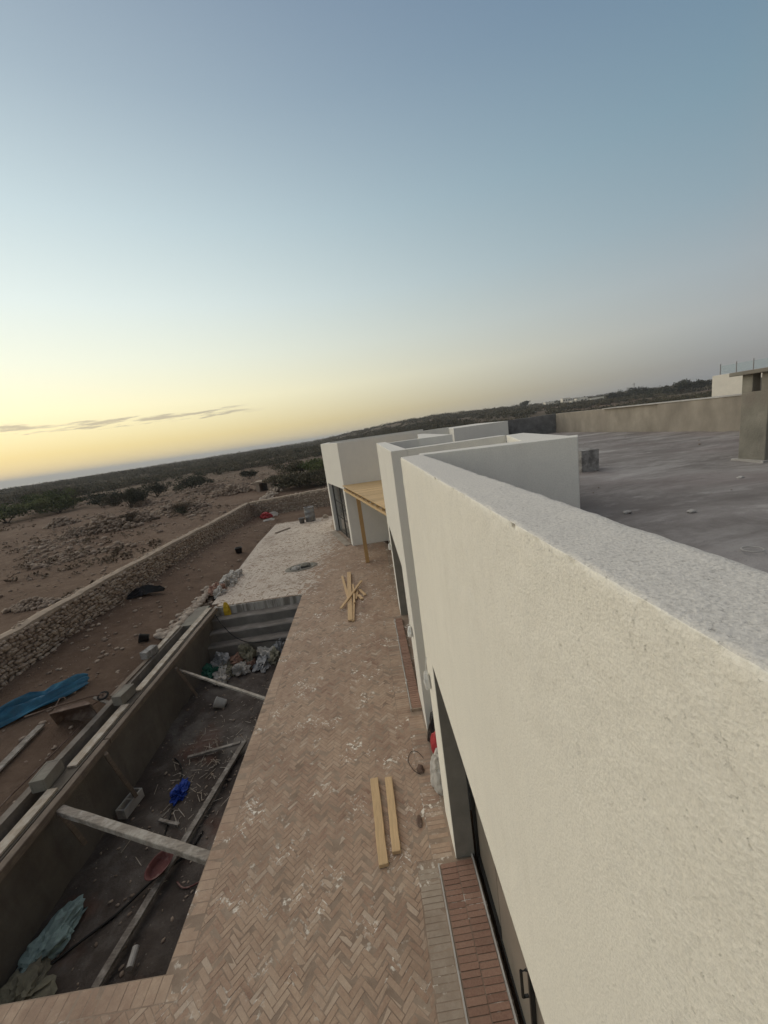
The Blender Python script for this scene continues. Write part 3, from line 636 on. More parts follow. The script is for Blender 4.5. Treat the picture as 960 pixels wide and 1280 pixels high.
# chimney
ch = link('chimney', None, None, villa, (5.18 - FX, 4.77, RZ)); ch.name = 'chimney'
cx0, cx1, cy0, cy1 = 5.045, 5.49, 4.62, 4.97
mb = MB().box(cx0, cx1, cy0, cy1, RZ - .02, 4.44); bevel(part('shaft', mb, M_CONC, ch), .008, 2)
for (x0, x1, y0, y1) in ((cx0, cx0 + .11, cy1 - .14, cy1), (cx0, cx0 + .11, cy0, cy0 + .10), (cx1 - .11, cx1, cy0, cy0 + .1), (cx1 - .11, cx1, cy1 - .1, cy1)):
    part('post', MB().box(x0 + .002, x1 - .002, y0 + .002, y1 - .002, 4.44, 4.66), M_CONC, ch)
bevel(part('cap_slab', MB().box(cx0 - .09, cx1 + .09, cy0 - .08, cy1 + .10, 4.66, 4.71), M_CONC, ch), .006, 1)
part('base_slab', MB().box(cx0 - .05, cx1 + .05, cy0 - .03, cy1 + .05, RZ - .02, RZ + .022), M_CONC_PALE, ch)
# raised thresholds with their bricks and the doors behind them
def threshold(x0, x1, y0, y1, z, cols):
    t = part('threshold', MB().box(x0, x1, y0, y1, -.02, z - .006), M_MORTAR, villa)
    for c in range(cols):
        xa, xb = x0 + .018 + (x1 - x0 - .018) * c / cols, x0 + .018 + (x1 - x0 - .018) * (c + 1) / cols; y = y0 + .003 + (.0 if c % 2 else -.03)
        while y < y1 - .02:
            q = min(y + .050 * random.uniform(.9, 1.1), y1 - .002); a0 = max(y, y0 + .003)
            if in_view((xa, (y + q) / 2, z), 30) and q - a0 > .02:
                mb = MB(); mb.box(xa + .004, xb - .004, a0 + .004, q - .004, -.01, z + random.uniform(-.003, .002), .5 * random.betavariate(2, 2.6))
                p = (xa, y, z); link('brick', mb.mesh('brick', p), M_BRICK_RED, t, (p[0] - FX, p[1], p[2]))
            y = q
    e_ = part('edging_strip', MB().box(x0 - .006, x0 + .008, y0 + .004, y1 - .004, -.01, z + .004), M_CONC_PALE, villa); return t
threshold(0.16, 0.525, 0.9, 3.235, 0.030, 2)
threshold(0.185, 0.555, 5.95, 8.72, 0.055, 2) if False else threshold(0.175, 0.358, 5.55, 8.72, 0.055, 1)
part('edging_strip', MB().box(0.527, 0.542, 0.5, 3.262, -.01, .045), M_CONC_PALE, villa)
def sliding_door(x, y0, y1, z1, n, handle=True, parent=villa):
    d = link('sliding_door', None, None, parent, (x - FX, y0, 0))
    part('door_frame', MB().box(x - .012, x + .045, y0, y0 + .05, 0.02, z1).box(x - .012, x + .045, y1 - .05, y1, 0.02, z1).box(x - .012, x + .045, y0 + .05, y1 - .05, z1 - .05, z1).box(x - .012, x + .045, y0 + .05, y1 - .05, .02, .06), M_BLACK, d)
    w = (y1 - y0 - .1) / n
    for i in range(n):
        a0 = y0 + .05 + i * w; off = .018 if i % 2 else 0
        part('stile', MB().box(x - .014 + off, x + .016 + off, a0, a0 + .028, .06, z1 - .05), M_BLACK, d)
        part('pane', MB().box(x + off, x + .008 + off, a0 + .03, a0 + w - .002, .062, z1 - .052), M_GLASS, d)
    if handle:
        h = y0 + .05 + w * (n - 2) + .014; part('door_handle', MB().tube([(x - .02, h, .98), (x - .06, h, .98), (x - .06, h, .74), (x - .02, h, .74)], .011, 6), M_BLACK, d)
    return d
sliding_door(0.60, -1.0, 3.261, 2.375, 6)
sliding_door(0.63, 5.955, 8.952, 2.40, 4, False)
# glazed door in the angled end of the far block
gd = link('glazed_door', None, None, villa, (onAB(.5)[0] - FX, onAB(.5)[1], 0))
for t0, t1, z0, z1 in ((.075, .10, 0, 2.44), (.44, .475, 0, 2.44), (.82, .855, 0, 2.44)): part('stile', MB().prism([onAB(t0, .16), onAB(t1, .16), onAB(t1, .21), onAB(t0, .21)], z0, z1), M_BLACK, gd)
for z0 in (.03, .80, 1.58, 2.40): part('rail', MB().prism([onAB(.101, .17), onAB(.819, .17), onAB(.819, .20), onAB(.101, .20)], z0, z0 + .04), M_BLACK, gd)
part('pane', MB().prism([onAB(.10, .182), onAB(.82, .182), onAB(.82, .19), onAB(.10, .19)], .03, 2.42), M_GLASS_CLEAR, gd)
part('door_step', MB().prism([onAB(.06, -.30), onAB(.86, -.30), onAB(.86, -.01), onAB(.06, -.01)], -.02, .03), M_CEMENT, villa)
# ================================================================== THE POOL
PF = -1.40
pool = thing('swimming_pool', 'long empty unfinished swimming pool sunk beside the brick patio', 'pool', (-3.9, 7.0, PF))
V = []; xs = np.arange(-5.40, -2.35, .10); yy = np.arange(2.5, 11.5, .10)
for x in xs:
    for y in yy:
        heap = 0.16 * max(0, fbm(x * 1.1, y * 0.8, 4.0)) + 0.02 * fbm(x * 6, y * 6, 1.0) + 0.10 * sm(-4.6, -5.3, x) * 0 + 0.10 * max(0, 1 - abs(x + 5.3) / .7) * (0.4 + 0.6 * fbm(y * .9, 2, 2))
        V.append((x, y, PF - .02 + heap))
n2 = len(yy); F = [(i * n2 + j, (i + 1) * n2 + j, (i + 1) * n2 + j + 1, i * n2 + j + 1) for i in range(len(xs) - 1) for j in range(n2 - 1)]
def pool_z(x, y): return PF - .02 + 0.16 * max(0, fbm(x * 1.1, y * 0.8, 4.0)) + 0.10 * max(0, 1 - abs(x + 5.3) / .7) * (0.4 + 0.6 * fbm(y * .9, 2, 2))
smooth(link('pool_floor', np_mesh('pool_floor', V, F, np.full(len(F), .5), pool.location), M_POOLFLOOR, pool))
part('pool_wall', MB().box(-5.475, -5.27, 2.5, 11.32, PF - .3, -.005), M_POOL, pool)
part('pool_wall', MB().box(-2.498, -2.30, 2.742, 11.318, PF - .3, -.20), M_POOL, pool)
part('pool_wall', MB().box(-5.27, -2.30, 2.55, 2.738, PF - .3, -.20), M_POOL, pool)
part('pool_rim', MB().box(-2.4975, -2.40, 2.742, 11.318, -.21, -.021), M_CEMENT, pool)
part('pool_rim', MB().box(-5.27, -2.4975, 2.6, 2.7385, -.21, -.021), M_CEMENT, pool)
for k, (z, y0, y1) in enumerate(((-.27, 11.0, 11.318), (-.55, 10.69, 11.0), (-.82, 10.38, 10.69))):
    mb = MB(); W_ = 14
    vs = []; 
    for i in range(W_ + 1):
        x = -5.268 + (5.268 - 2.502) * i / W_; s1 = .018 * fbm(x * 2.1, k * 3.3, 1.0); s2 = .02 * fbm(x * 2.6, k * 5.1, 7.0)
        vs += [(x, y0 + s1, PF - .1), (x, y0 + s1 * .6, z - .03 + s2), (x, y0 + .035, z + s2), (x, y1 + .04, z + s2 * .3)]
    mb.add(vs, [(i * 4 + q, (i + 1) * 4 + q, (i + 1) * 4 + q + 1, i * 4 + q + 1) for i in range(W_) for q in range(1)]); st_ = part('pool_step', mb, M_RISER, pool)
    part('tread', MB().add(vs, [(i * 4 + q, (i + 1) * 4 + q, (i + 1) * 4 + q + 1, i * 4 + q + 1) for i in range(W_) for q in (1, 2)]), M_STEPS, st_)
part('end_wall', MB().box(-5.27, -2.50, 11.322, 11.50, PF - .3, -.022), M_LIP, pool)
# overflow channel along the far side
part('channel_kerb', MB().box(-5.86, -5.735, 1.6, 10.35, -1.30, .005), M_CONC_DARK2, pool)
part('channel_bed', MB().box(-5.735, -5.475, 1.6, 10.35, -1.30, -1.15), M_CONC_DARK, pool)
part('channel_end', MB().box(-5.86, -5.476, 10.352, 11.6, -.4, -.012), M_CONC, pool)

# formwork boards, each a thing
def board(name, p0, p1, w, h, mat, label, cat='plank', group=None, tone=.5, seg=10, wob=.006):
    p0, p1 = Vector(p0), Vector(p1); mb = MB(); d = p1 - p0; vs = []; n = seg
    sd = d.normalized().cross(Vector((0, 0, 1))).normalized(); up = sd.cross(d.normalized())
    for i in range(n + 1):
        c = p0 + d * (i / n) + sd * wob * noise.noise(Vector((i * .7, p0.x * 9, p0.y))) + up * wob * noise.noise(Vector((i * .6, p0.y * 7, 4)))
        vs += [c - sd * w / 2 - up * h / 2, c + sd * w / 2 - up * h / 2, c + sd * w / 2 + up * h / 2, c - sd * w / 2 + up * h / 2]
    fs = [(i * 4 + k, i * 4 + (k + 1) % 4, (i + 1) * 4 + (k + 1) % 4, (i + 1) * 4 + k) for i in range(n) for k in range(4)] + [(0, 1, 2, 3)[::-1], (n * 4, n * 4 + 1, n * 4 + 2, n * 4 + 3)]
    mb.add(vs, fs, tone); loc = (p0 + p1) / 2; 
    o = tag(link(name, mb.mesh(name, loc), mat, None, loc), label, cat, group); bevel(o, min(w, h) * .08); return o
board('formwork_board', (-5.395, 3.0, .018), (-5.375, 5.15, .018), .155, .035, M_TIMBER_OLD, 'pale weathered board nearest the camera on top of the far pool wall', group='boards on the pool wall', tone=.8)
board('formwork_board', (-5.385, 5.55, .018), (-5.38, 7.0, .018), .155, .035, M_TIMBER_OLD, 'pale weathered board on the pool wall between the two bridging blocks', group='boards on the pool wall', tone=.7)
board('formwork_board', (-5.38, 7.42, .018), (-5.375, 9.4, .018), .15, .035, M_TIMBER_OLD, 'pale weathered board on the pool wall beyond the middle block', group='boards on the pool wall', tone=.65)
board('formwork_board', (-5.385, 9.43, .018), (-5.37, 11.3, .02), .15, .035, M_TIMBER_OLD, 'pale weathered board on the pool wall ending at the patio corner', group='boards on the pool wall', tone=.6)
board('formwork_beam', (-5.195, 2.9, -.06), (-5.19, 6.1, -.065), .11, .13, M_TIMBER_BROWN, 'brown timber beam fixed inside the pool wall, nearest the camera', 'beam', 'beams inside the pool wall')
board('formwork_beam', (-5.195, 6.12, -.06), (-5.19, 8.9, -.06), .11, .12, M_TIMBER_BROWN, 'brown timber beam fixed inside the pool wall, middle length', 'beam', 'beams inside the pool wall', .4)
board('formwork_beam', (-5.195, 8.92, -.06), (-5.19, 11.3, -.05), .11, .12, M_TIMBER_BROWN, 'brown timber beam fixed inside the pool wall, farthest length by the steps', 'beam', 'beams inside the pool wall', .6)
board('kerb_board', (-5.85, 8.95, .03), (-5.85, 10.3, .03), .13, .04, M_TIMBER_OLD, 'short grey board on the channel kerb beside the dirt yard', group='boards on the channel kerb')
board('kerb_board', (-5.86, 7.35, .028), (-5.85, 8.75, .028), .11, .04, M_TIMBER_BROWN, 'brown board on the channel kerb beside the tipped wheelbarrow', group='boards on the channel kerb')
def cblock(c, rz, s, label, mat=M_CONC, holes=True):
    mb = MB(); L_, W_, H_ = s; t = .03
    mb.box(-L_ / 2, L_ / 2, -W_ / 2, -W_ / 2 + t, 0, H_).box(-L_ / 2, L_ / 2, W_ / 2 - t, W_ / 2, 0, H_)
    for k in (-1, 0, 1): mb.box(k * (L_ - t) / 2 - t / 2, k * (L_ - t) / 2 + t / 2, -W_ / 2 + t, W_ / 2 - t, 0, H_)
    mb.box(-L_ / 2 + t, L_ / 2 - t, -W_ / 2 + t, W_ / 2 - t, H_ - .012, H_ - .004) if not holes else None
    mb.xf(Matrix.Rotation(rz, 4, 'Z')); o = link('concrete_block', mb.mesh('concrete_block'), mat, None, c); bevel(o, .005); return tag(o, label, 'block')
cblock((-5.58, 5.34, .01), R(96), (.40, .22, .20), 'grey concrete block bridging the channel nearest the camera', M_CONC, False)
cblock((-5.50, 7.20, .02), R(84), (.40, .20, .20), 'grey concrete block bridging the channel beside the wheelbarrow', M_CONC, False)
cblock((-5.87, 8.85, .03), R(75), (.36, .20, .18), 'pale concrete block on the outer kerb of the channel', M_CUBE, False)
cblock((-5.06, 6.0, pool_z(-5.06, 6.0) + .01), R(80), (.44, .18, .19), 'hollow concrete block lying on the pool floor by the wall', M_CONC_PALE)
# props and loose timbers in the pool
board('spreader_beam', (-5.12, 4.90, -.13), (-2.50, 3.78, -.07), .11, .09, M_TIMBER_GREY, 'thick whitish timber beam wedged across the pool', 'beam', tone=.75)
board('spreader_pole', (-5.14, 8.60, -.34), (-2.50, 6.62, -.10), .055, .05, M_TIMBER_GREY, 'thin pale pole spanning the pool in front of the rubbish heap', 'pole', tone=.7)
board('wall_brace', (-5.11, 5.90, -.12), (-4.98, 6.06, -1.22), .10, .06, M_TIMBER_BROWN, 'brown timber brace leaning on the pool wall behind the hollow block', 'brace', 'braces against the pool wall', .8)
board('wall_brace', (-5.10, 4.86, -.14), (-5.03, 4.97, -.85), .10, .06, M_TIMBER_BROWN, 'short brown timber brace under the end of the whitish beam', 'brace', 'braces against the pool wall', .7)
board('wall_brace', (-5.11, 8.45, -.18), (-4.9, 8.62, -1.10), .10, .06, M_TIMBER_BROWN, 'brown timber brace standing at the wall end of the thin pole', 'brace', 'braces against the pool wall', .6)
board('floor_timber', (-4.03, 3.50, PF + .10), (-3.30, 7.02, PF + .13), .10, .05, M_TIMBER_GREY, 'long grey timber lying lengthwise on the pool floor', 'timber', tone=.25, seg=16)
board('floor_timber', (-4.42, 6.88, PF + .09), (-3.36, 6.97, PF + .16), .06, .05, M_TIMBER_GREY, 'short grey timber lying crosswise on the pool floor', 'timber', tone=.3)
board('floor_stick', (-4.02, 7.30, PF + .06), (-3.78, 6.90, PF + .06), .035, .03, M_TIMBER_BROWN, 'short dark stick on the pool floor behind the crosswise timber', 'stick', tone=.1)
board('floor_stick', (-4.35, 5.6, PF + .07), (-3.95, 5.45, PF + .07), .05, .035, M_TIMBER_GREY, 'small grey offcut beside the blue bag in the pool', 'stick', tone=.3)
cz = lambda x, y: pool_z(x, y) - .01
one('blue_bag', crumple((-4.24, 6.12, cz(-4.22, 6.1)), (.11, .20, .13), 3, sub=4, amp=.7), M_BLUE, 'bright blue crumpled plastic bag on the pool floor', 'bag', (-4.22, 6.10, PF))
mb = MB().lathe([(.0, .01), (.20, .01), (.24, .03), (.31, .15), (.335, .155), (.335, .165), (.30, .162), (.225, .045), (.19, .03), (0, .03)], 24); mb.xf(Matrix.Translation((-3.86, 4.70, PF + .17)) @ Matrix.Rotation(R(-24), 4, 'Z') @ Matrix.Rotation(R(14), 4, 'Y') @ Matrix.Scale(.62, 4, (1, 0, 0)) @ Matrix.Scale(.66, 4))
smooth(one('mortar_tub', mb, M_REDDUST, 'dusty red mixing tub on the long timber in the pool', 'tub', (-3.86, 4.70, PF + .1)))
def hose(name, pts, r, mat, label, cat='hose'):
    P = [Vector(p) for p in pts]; out = []
    for i in range(len(P) - 1):
        a_, b_, c_, d_ = P[max(i - 1, 0)], P[i], P[i + 1], P[min(i + 2, len(P) - 1)]
        for k in range(8):
            t = k / 8; out.append(0.5 * ((2 * b_) + (c_ - a_) * t + (2 * a_ - 5 * b_ + 4 * c_ - d_) * t * t + (3 * b_ - a_ - 3 * c_ + d_) * t ** 3))
    out.append(P[-1]); return smooth(one(name, MB().tube(out, r, 6), mat, label, cat, tuple(P[0])))
def pz(x, y, h=.025): return (x, y, pool_z(x, y) + h)
hose('black_hose', [pz(-4.95, 3.7), pz(-4.7, 3.95), pz(-4.3, 4.32), pz(-3.95, 4.62, .1), pz(-3.62, 5.0), pz(-3.5, 5.3)], .018, M_HOSE, 'black hose snaking from the sacks to the red tub')
hose('black_hose', [pz(-4.75, 7.0), pz(-4.55, 6.8), pz(-4.38, 6.5), pz(-4.28, 6.0), pz(-4.2, 5.6), pz(-4.1, 5.2), pz(-3.9, 5.0)], .016, M_HOSE, 'black hose trailing past the blue bag in the pool')
hose('red_hose', [pz(-3.6, 4.6), pz(-3.45, 4.5), pz(-3.25, 4.55), pz(-3.0, 4.75)], .012, M_REDDUST, 'thin red hose curling out to the right of the tub')
hose('dark_cable', [(-5.15, 11.1, -.15), (-4.9, 10.8, -.32), (-4.5, 10.5, -.62), (-4.0, 10.3, -.80), (-3.3, 10.25, -.82), (-2.7, 10.2, -.9)], .014, M_HOSE, 'dark cable slung across the pool steps', 'cable')
mb = MB().lathe([(0, 0), (.10, 0), (.125, .24), (.132, .24), (.132, .25), (.118, .25), (.094, .012), (0, .012)], 18); mb.xf(Matrix.Translation((-4.22, 8.50, cz(-4.2, 8.5) + .06)) @ Matrix.Rotation(R(-68), 4, 'Y') @ Matrix.Translation((0, 0, 0)))
smooth(one('white_bucket', mb, M_WHITE, 'small white bucket lying on its side on the pool floor', 'bucket', (-4.22, 8.50, PF)))
mb = MB().tube([(-3.74, 3.84, PF + .10), (-3.71, 3.64, PF + .09)], .04, 10); one('pipe_offcut', mb, M_CONC_PALE, 'short pale pipe offcut on the pool floor beside the long timber', 'pipe', (-3.72, 3.74, PF))
# sacks at the near end of the pool
def sheet(c, L_, W_, rz, seed, mat, name, label, cat, h=.10, nx=18, ny=12, tilt=0.0, taper=None):
    vs = []; cr, sr = math.cos(rz), math.sin(rz)
    for i in range(nx + 1):
        for j in range(ny + 1):
            u, v = i / nx - .5, j / ny - .5; w = 1.0 if taper is None else taper(u + .5)
            n_ = noise.noise(Vector((u * 2.2 + seed, v * 5.5, seed * 1.3))); r_ = 1 - abs(noise.noise(Vector((u * 1.8 + seed * 2, v * 7, seed)))) * 2.2
            x = u * L_ + .04 * n_ * L_; y = v * W_ * w + .05 * W_ * noise.noise(Vector((u * 4, seed, 2)))
            e_ = 1 - (2 * abs(v)) ** 2.2
            z = h * (0.35 + .5 * n_ + .55 * max(r_, 0)) * (.25 + .75 * e_) * (1 - .6 * (2 * abs(u)) ** 4) + tilt * (u + .5)
            vs.append((c[0] + x * cr - y * sr, c[1] + x * sr + y * cr, c[2] + max(z, .006)))
    m_ = ny + 1; fs = [(i * m_ + j, (i + 1) * m_ + j, (i + 1) * m_ + j + 1, i * m_ + j + 1) for i in range(nx) for j in range(ny)]
    o = one(name, MB().add(vs, fs), mat, label, cat, tuple(c)); s_ = o.modifiers.new('thick', 'SOLIDIFY'); s_.thickness = .006; return o
one('empty_sack', crumple((-5.0, 4.05, cz(-5.0, 4.05)), (.40, .22, .13), 2.4, 4, .5, 1.5, rotz=R(72)), M_TEALBAG, 'crumpled pale teal sack on the pool floor beside the wall', 'sack', (-5.0, 4.05, PF))
one('empty_sack', crumple((-4.93, 3.50, cz(-4.93, 3.5)), (.28, .30, .14), 5.2, 4, .7, 1.8, rotz=R(20)), M_OLIVEBAG, 'dirty olive sack in the near corner of the pool', 'sack', (-4.93, 3.5, PF))
sheet((-5.2, 3.25, cz(-5.2, 3.25)), .3, .3, R(20), 8.0, M_BLUE, 'plastic_scrap', 'scrap of dark blue plastic under the olive sack', 'scrap', .06)
items = []
for k in range(520):
    x = random.uniform(-5.2, -2.6); y = random.uniform(3, 10.3); q = random.choice((.006, .008, .012, .019)) * random.uniform(.7, 1.4); items.append((x, y, pool_z(x, y) + q * .4, q * 1.6, q, q * .7, random.random() * 6, random.random()))
o = link('pool_debris', rocks_mesh('pool_debris', items), M_FIELDROCK); o['kind'] = 'stuff'; tag(o, 'crumbs of mortar and stone over the muddy pool floor', 'debris')
mb = MB()
for k in range(230):
    x = random.gauss(-3.9, .45); y = random.gauss(6.6, .8); L_ = random.choice((.03, .05, .08, .2)) * random.uniform(.7, 1.3); q = random.random() * 3.14; z = pool_z(x, y) + random.uniform(.012, .035)
    if -5.1 < x < -2.6: mb.bar((x - L_ / 2 * math.cos(q), y - L_ / 2 * math.sin(q), z), (x + L_ / 2 * math.cos(q), y + L_ / 2 * math.sin(q), z + random.uniform(-.015, .02)), .008, .005, random.random())
o = link('wood_shavings', mb.mesh('wood_shavings'), M_TIMBER_OLD); o['kind'] = 'stuff'; tag(o, 'pale wood splinters littering the pool floor around the long timber', 'splinters')
# rubbish heap at the foot of the pool steps
HE = [(-5.08, 9.90, .26, .20, .16, M_GREENBAG, 'dark green bag at the left end of the rubbish heap'), (-4.86, 10.12, .20, .28, .30, M_GREYBAG, 'upright grey sack beside the green bag in the rubbish heap'),
      (-4.72, 9.66, .34, .18, .14, M_WHITEBAG, 'flat whitish sack at the front left of the rubbish heap'), (-4.55, 9.9, .22, .22, .14, M_OLIVEBAG, 'olive sack in the front of the rubbish heap'),
      (-4.42, 10.20, .40, .26, .24, M_PINKBAG, 'large brown paper sack in the middle of the rubbish heap'), (-4.16, 10.28, .26, .22, .36, M_OLIVEBAG, 'upright dirty sack at the top of the rubbish heap'),
      (-4.22, 9.82, .20, .16, .18, M_WHITEBAG, 'small white knotted bag at the front of the rubbish heap'), (-4.05, 10.02, .16, .14, .16, M_PINKBAG, 'small brown bag behind the white knotted bag'),
      (-3.66, 10.05, .36, .20, .16, M_GREYBAG, 'wide pale grey sack at the right of the rubbish heap'), (-3.55, 10.28, .30, .18, .26, M_WHITEBAG, 'whitish sack leaning on the step behind the pale grey sack'),
      (-3.28, 10.05, .17, .22, .22, M_OLIVEBAG, 'brownish bag at the right end of the rubbish heap'), (-3.22, 10.28, .16, .14, .32, M_GREYBAG, 'tall grey bag against the steps at the right end of the rubbish heap')]
for i, (x, y, sx, sy, sz, mt, lb) in enumerate(HE): one('rubbish_sack', crumple((x, y, cz(x, y) + .02), (sx * 1.1, sy * 1.1, sz * 1.05), i * 1.37 + 2, 4, .72, 1.8, rotz=i), mt, lb, 'sack', (x, y, PF), 'sacks in the rubbish heap')

# ================================================================== YARD AND PATIO CLUTTER
tz = terrain
def tp(u): return .35 + .65 * math.sin(min(u, .93) / .93 * math.pi * .62 + .45)
o = sheet((-7.28, 7.20, tz(-7.28, 7.2)), 1.85, .42, R(53), 3.3, M_TARP, 'blue_tarpaulin', 'long crumpled blue tarpaulin on the dirt beside the stone wall', 'tarpaulin', .34, 60, 26, taper=lambda u: .3 + .8 * math.sin(math.pi * min(max(1 - u * .93, 0), 1) ** .8) ); smooth(o)
o = sheet((-8.05, 12.85, tz(-8.05, 12.85) + .02), 1.15, .42, R(8), 6.1, M_PLASTIC_BLACK, 'black_plastic', 'crumpled black plastic sheet at the foot of the stone wall', 'plastic sheet', .34, 30, 14, taper=lambda u: 1.0 if u < .5 else 1.15 - u * .85)
# tipped wheelbarrow
wb = thing('wheelbarrow', 'rusty wheelbarrow tipped on its side by the pool channel', 'wheelbarrow', (-6.3, 6.98, tz(-6.3, 6.98)))
WBM = Matrix.Translation((-6.20, 6.90, tz(-6.3, 7) + .22)) @ Matrix.Scale(.74, 4) @ Matrix.Rotation(R(20), 4, 'Z') @ Matrix.Rotation(R(112), 4, 'X')
def wbp(name, mb, mat): return part(name, mb.xf(WBM), mat, wb)
mb = MB(); t0 = [(-.32, -.20, 0), (.22, -.16, 0), (.22, .16, 0), (-.32, .20, 0)]; t1 = [(-.46, -.31, .20), (.42, -.27, .26), (.42, .27, .26), (-.46, .31, .20)]
mb.add(t0 + t1, [(0, 1, 2, 3)] + [(i, (i + 1) % 4, (i + 1) % 4 + 4, i + 4) for i in range(4)]); o = wbp('tray', mb, M_RUST); s_ = o.modifiers.new('t', 'SOLIDIFY'); s_.thickness = .012
for s in (-1, 1):
    wbp('handle', MB().tube([(.58, s * .08, -.10), (.2, s * .19, -.05), (-.45, s * .24, -.03), (-1.0, s * .28, .02)], .018, 8), M_RUST)
    wbp('leg', MB().tube([(-.40, s * .22, -.03), (-.36, s * .21, -.28), (-.26, s * .20, -.28), (-.15, s * .2, -.03)], .014, 6), M_RUST)
wh = wbp('wheel', MB().tube([(.56 + .11 * math.cos(k * math.pi / 10), 0, -.10 + .11 * math.sin(k * math.pi / 10)) for k in range(20)], .03, 8, closed=True), M_RUBBER)
wbp('wheel_disc', MB().tube([(.56, -.012, -.10), (.56, .012, -.10)], .10, 16), M_RUST); wbp('axle', MB().tube([(.56, -.09, -.10), (.56, .09, -.10)], .02, 8), M_RUST)
board('white_plank', (-6.12, 7.22, tz(-6.1, 7.2) + .16), (-5.86, 7.28, tz(-5.9, 7.3) + .12), .09, .02, M_TIMBER_GREY, 'short white board lying across the wheelbarrow', tone=1.0)
board('yard_plank', (-6.62, 4.9, tz(-6.62, 4.9) + .05), (-6.72, 6.66, tz(-6.72, 6.66) + .05), .13, .035, M_TIMBER_GREY, 'long grey plank on the dirt below the blue tarpaulin', tone=.55)
one('reinforcing_bar', MB().tube([(-6.05, 4.4, tz(-6.05, 4.4) + .06), (-6.1, 5.2, tz(-6.1, 5.2) + .03), (-6.02, 6.0, tz(-6.02, 6) + .06), (-5.98, 6.6, tz(-6, 6.6) + .04)], .012, 6), M_RUST, 'thin rusty bar on the dirt beside the channel kerb', 'bar', (-6.05, 5.2, 0))
def bucket(name, x, y, z, r, h, mat, label, tilt=0, rz=0, cat='bucket'):
    b = thing(name, label, cat, (x, y, z)); X = Matrix.Translation((x, y, z + (r * .9 if tilt > 60 else 0))) @ Matrix.Rotation(R(rz), 4, 'Z') @ Matrix.Rotation(R(tilt), 4, 'Y')
    smooth(part('body', MB().lathe([(0, 0), (r * .8, 0), (r, h), (r * 1.05, h), (r * 1.05, h + .015), (r * .96, h + .015), (r * .76, .012), (0, .012)], 20).xf(X), mat, b))
    part('handle', MB().tube([(r * math.cos(k * math.pi / 8), -.02 - r * .55 * math.sin(k * math.pi / 8), h - r * .3 * math.sin(k * math.pi / 8)) for k in range(9)], .006, 5).xf(X), M_BLACK, b); return b
bucket('black_bucket', -6.35, 9.72, tz(-6.35, 9.72), .115, .21, M_PLASTIC_BLACK, 'black bucket tipped over on the dirt beside the channel', 75, 200)
bucket('black_bucket', -6.36, 17.5, tz(-6.36, 17.5), .16, .26, M_PLASTIC_BLACK, 'small black bucket alone on the dirt left of the far patio')
# sacks and stones where the patio meets the dirt
for i, (x, y, sx, sy, sz, mt, lb) in enumerate(((-5.50, 14.05, .30, .22, .20, M_WHITEBAG, 'white sack farthest along the left edge of the patio'), (-5.45, 13.35, .26, .36, .26, M_WHITEBAG, 'big white sack slumped on the left edge of the patio'), (-5.62, 12.72, .26, .24, .24, M_PINKBAG, 'tan sack beside the big white sack at the patio edge'), (-5.48, 12.45, .16, .16, .2, M_WHITEBAG, 'small white bag nearest the pool at the patio edge'))):
    one('cement_sack', crumple((x, y, -.06), (sx, sy, sz), i * 2.1 + 5, 4, .65, 1.8, rotz=i * .7), mt, lb, 'sack', (x, y, -.05), 'sacks at the patio edge')
one('yellow_bag', crumple((-4.86, 11.30, -.34), (.11, .07, .32), 4.4, amp=.35), M_YELLOW, 'yellow bag hanging over the end wall of the pool', 'bag', (-4.86, 11.32, -.3))
items = []
for k in range(420):
    y = random.uniform(9.8, 13.6); x = -5.98 + random.gauss(0, .12) - .05 * (12 - y) * .2; s = random.uniform(.03, .10) * (1.4 if random.random() < .1 else 1)
    if y < 10.4: x -= .1
    items.append((x, y, tz(x, y) + s * .3, s * random.uniform(.8, 1.3), s, s * .7, random.random() * 6, random.random()))
o = link('edge_rubble', rocks_mesh('edge_rubble', items), M_RUBBLE); o['kind'] = 'stuff'; tag(o, 'strip of broken stones along the left edge of patio and channel', 'rubble')
items = []
for k in range(900):
    y = random.uniform(3, 26); x = random.uniform(-8.5, -5.95); s = random.choice((.008, .012, .016, .022, .04)) * random.uniform(.7, 1.5)
    items.append((x, y, tz(x, y) + s * .3, s * 1.3, s, s * .7, random.random() * 6, random.random()))
o = link('yard_pebbles', rocks_mesh('yard_pebbles', items), M_FIELDROCK); o['kind'] = 'stuff'; tag(o, 'loose pebbles scattered over the dirt yard', 'pebbles')
# far end of the patio
br = thing('steel_barrel', 'upright galvanised barrel at the far end of the patio', 'barrel', (-3.62, 22.35, 0))
smooth(part('body', MB().lathe([(0, 0), (.285, 0), (.29, .03), (.29, .27), (.302, .285), (.29, .30), (.29, .55), (.302, .565), (.29, .58), (.29, .83), (.30, .85), (.28, .85), (.28, .80), (0, .80)], 24, (-3.62, 22.35, 0)), M_ZINC, br))
for a_ in (0, 2.1, 4.2): part('rod', MB().tube([(-3.62 + .2 * math.cos(a_), 22.35 + .2 * math.sin(a_), .8), (-3.62 + .22 * math.cos(a_), 22.35 + .2 * math.sin(a_), 1.0)], .012, 6), M_RUST, br)
bucket('grey_bucket', -4.08, 22.05, .0, .17, .30, M_ZINC, 'small grey bucket standing left of the galvanised barrel')
board('far_plank', (-5.28, 20.35, .025), (-4.66, 21.15, .025), .14, .035, M_TIMBER_BROWN, 'short dark plank flat on the far left of the patio', tone=.2)
sheet((-6.75, 26.0, tz(-6.7, 26)), .9, .5, 0, 4.0, M_WHITEBAG, 'plastic_scrap', 'white plastic scrap on the dirt below the far stone wall', 'scrap', .3)
one('red_bag', crumple((-7.0, 25.5, tz(-7, 25.5)), (.36, .22, .28), 9, amp=.4), M_RED, 'red bag on the dirt below the far stone wall', 'bag', (-7, 25.5, 0))
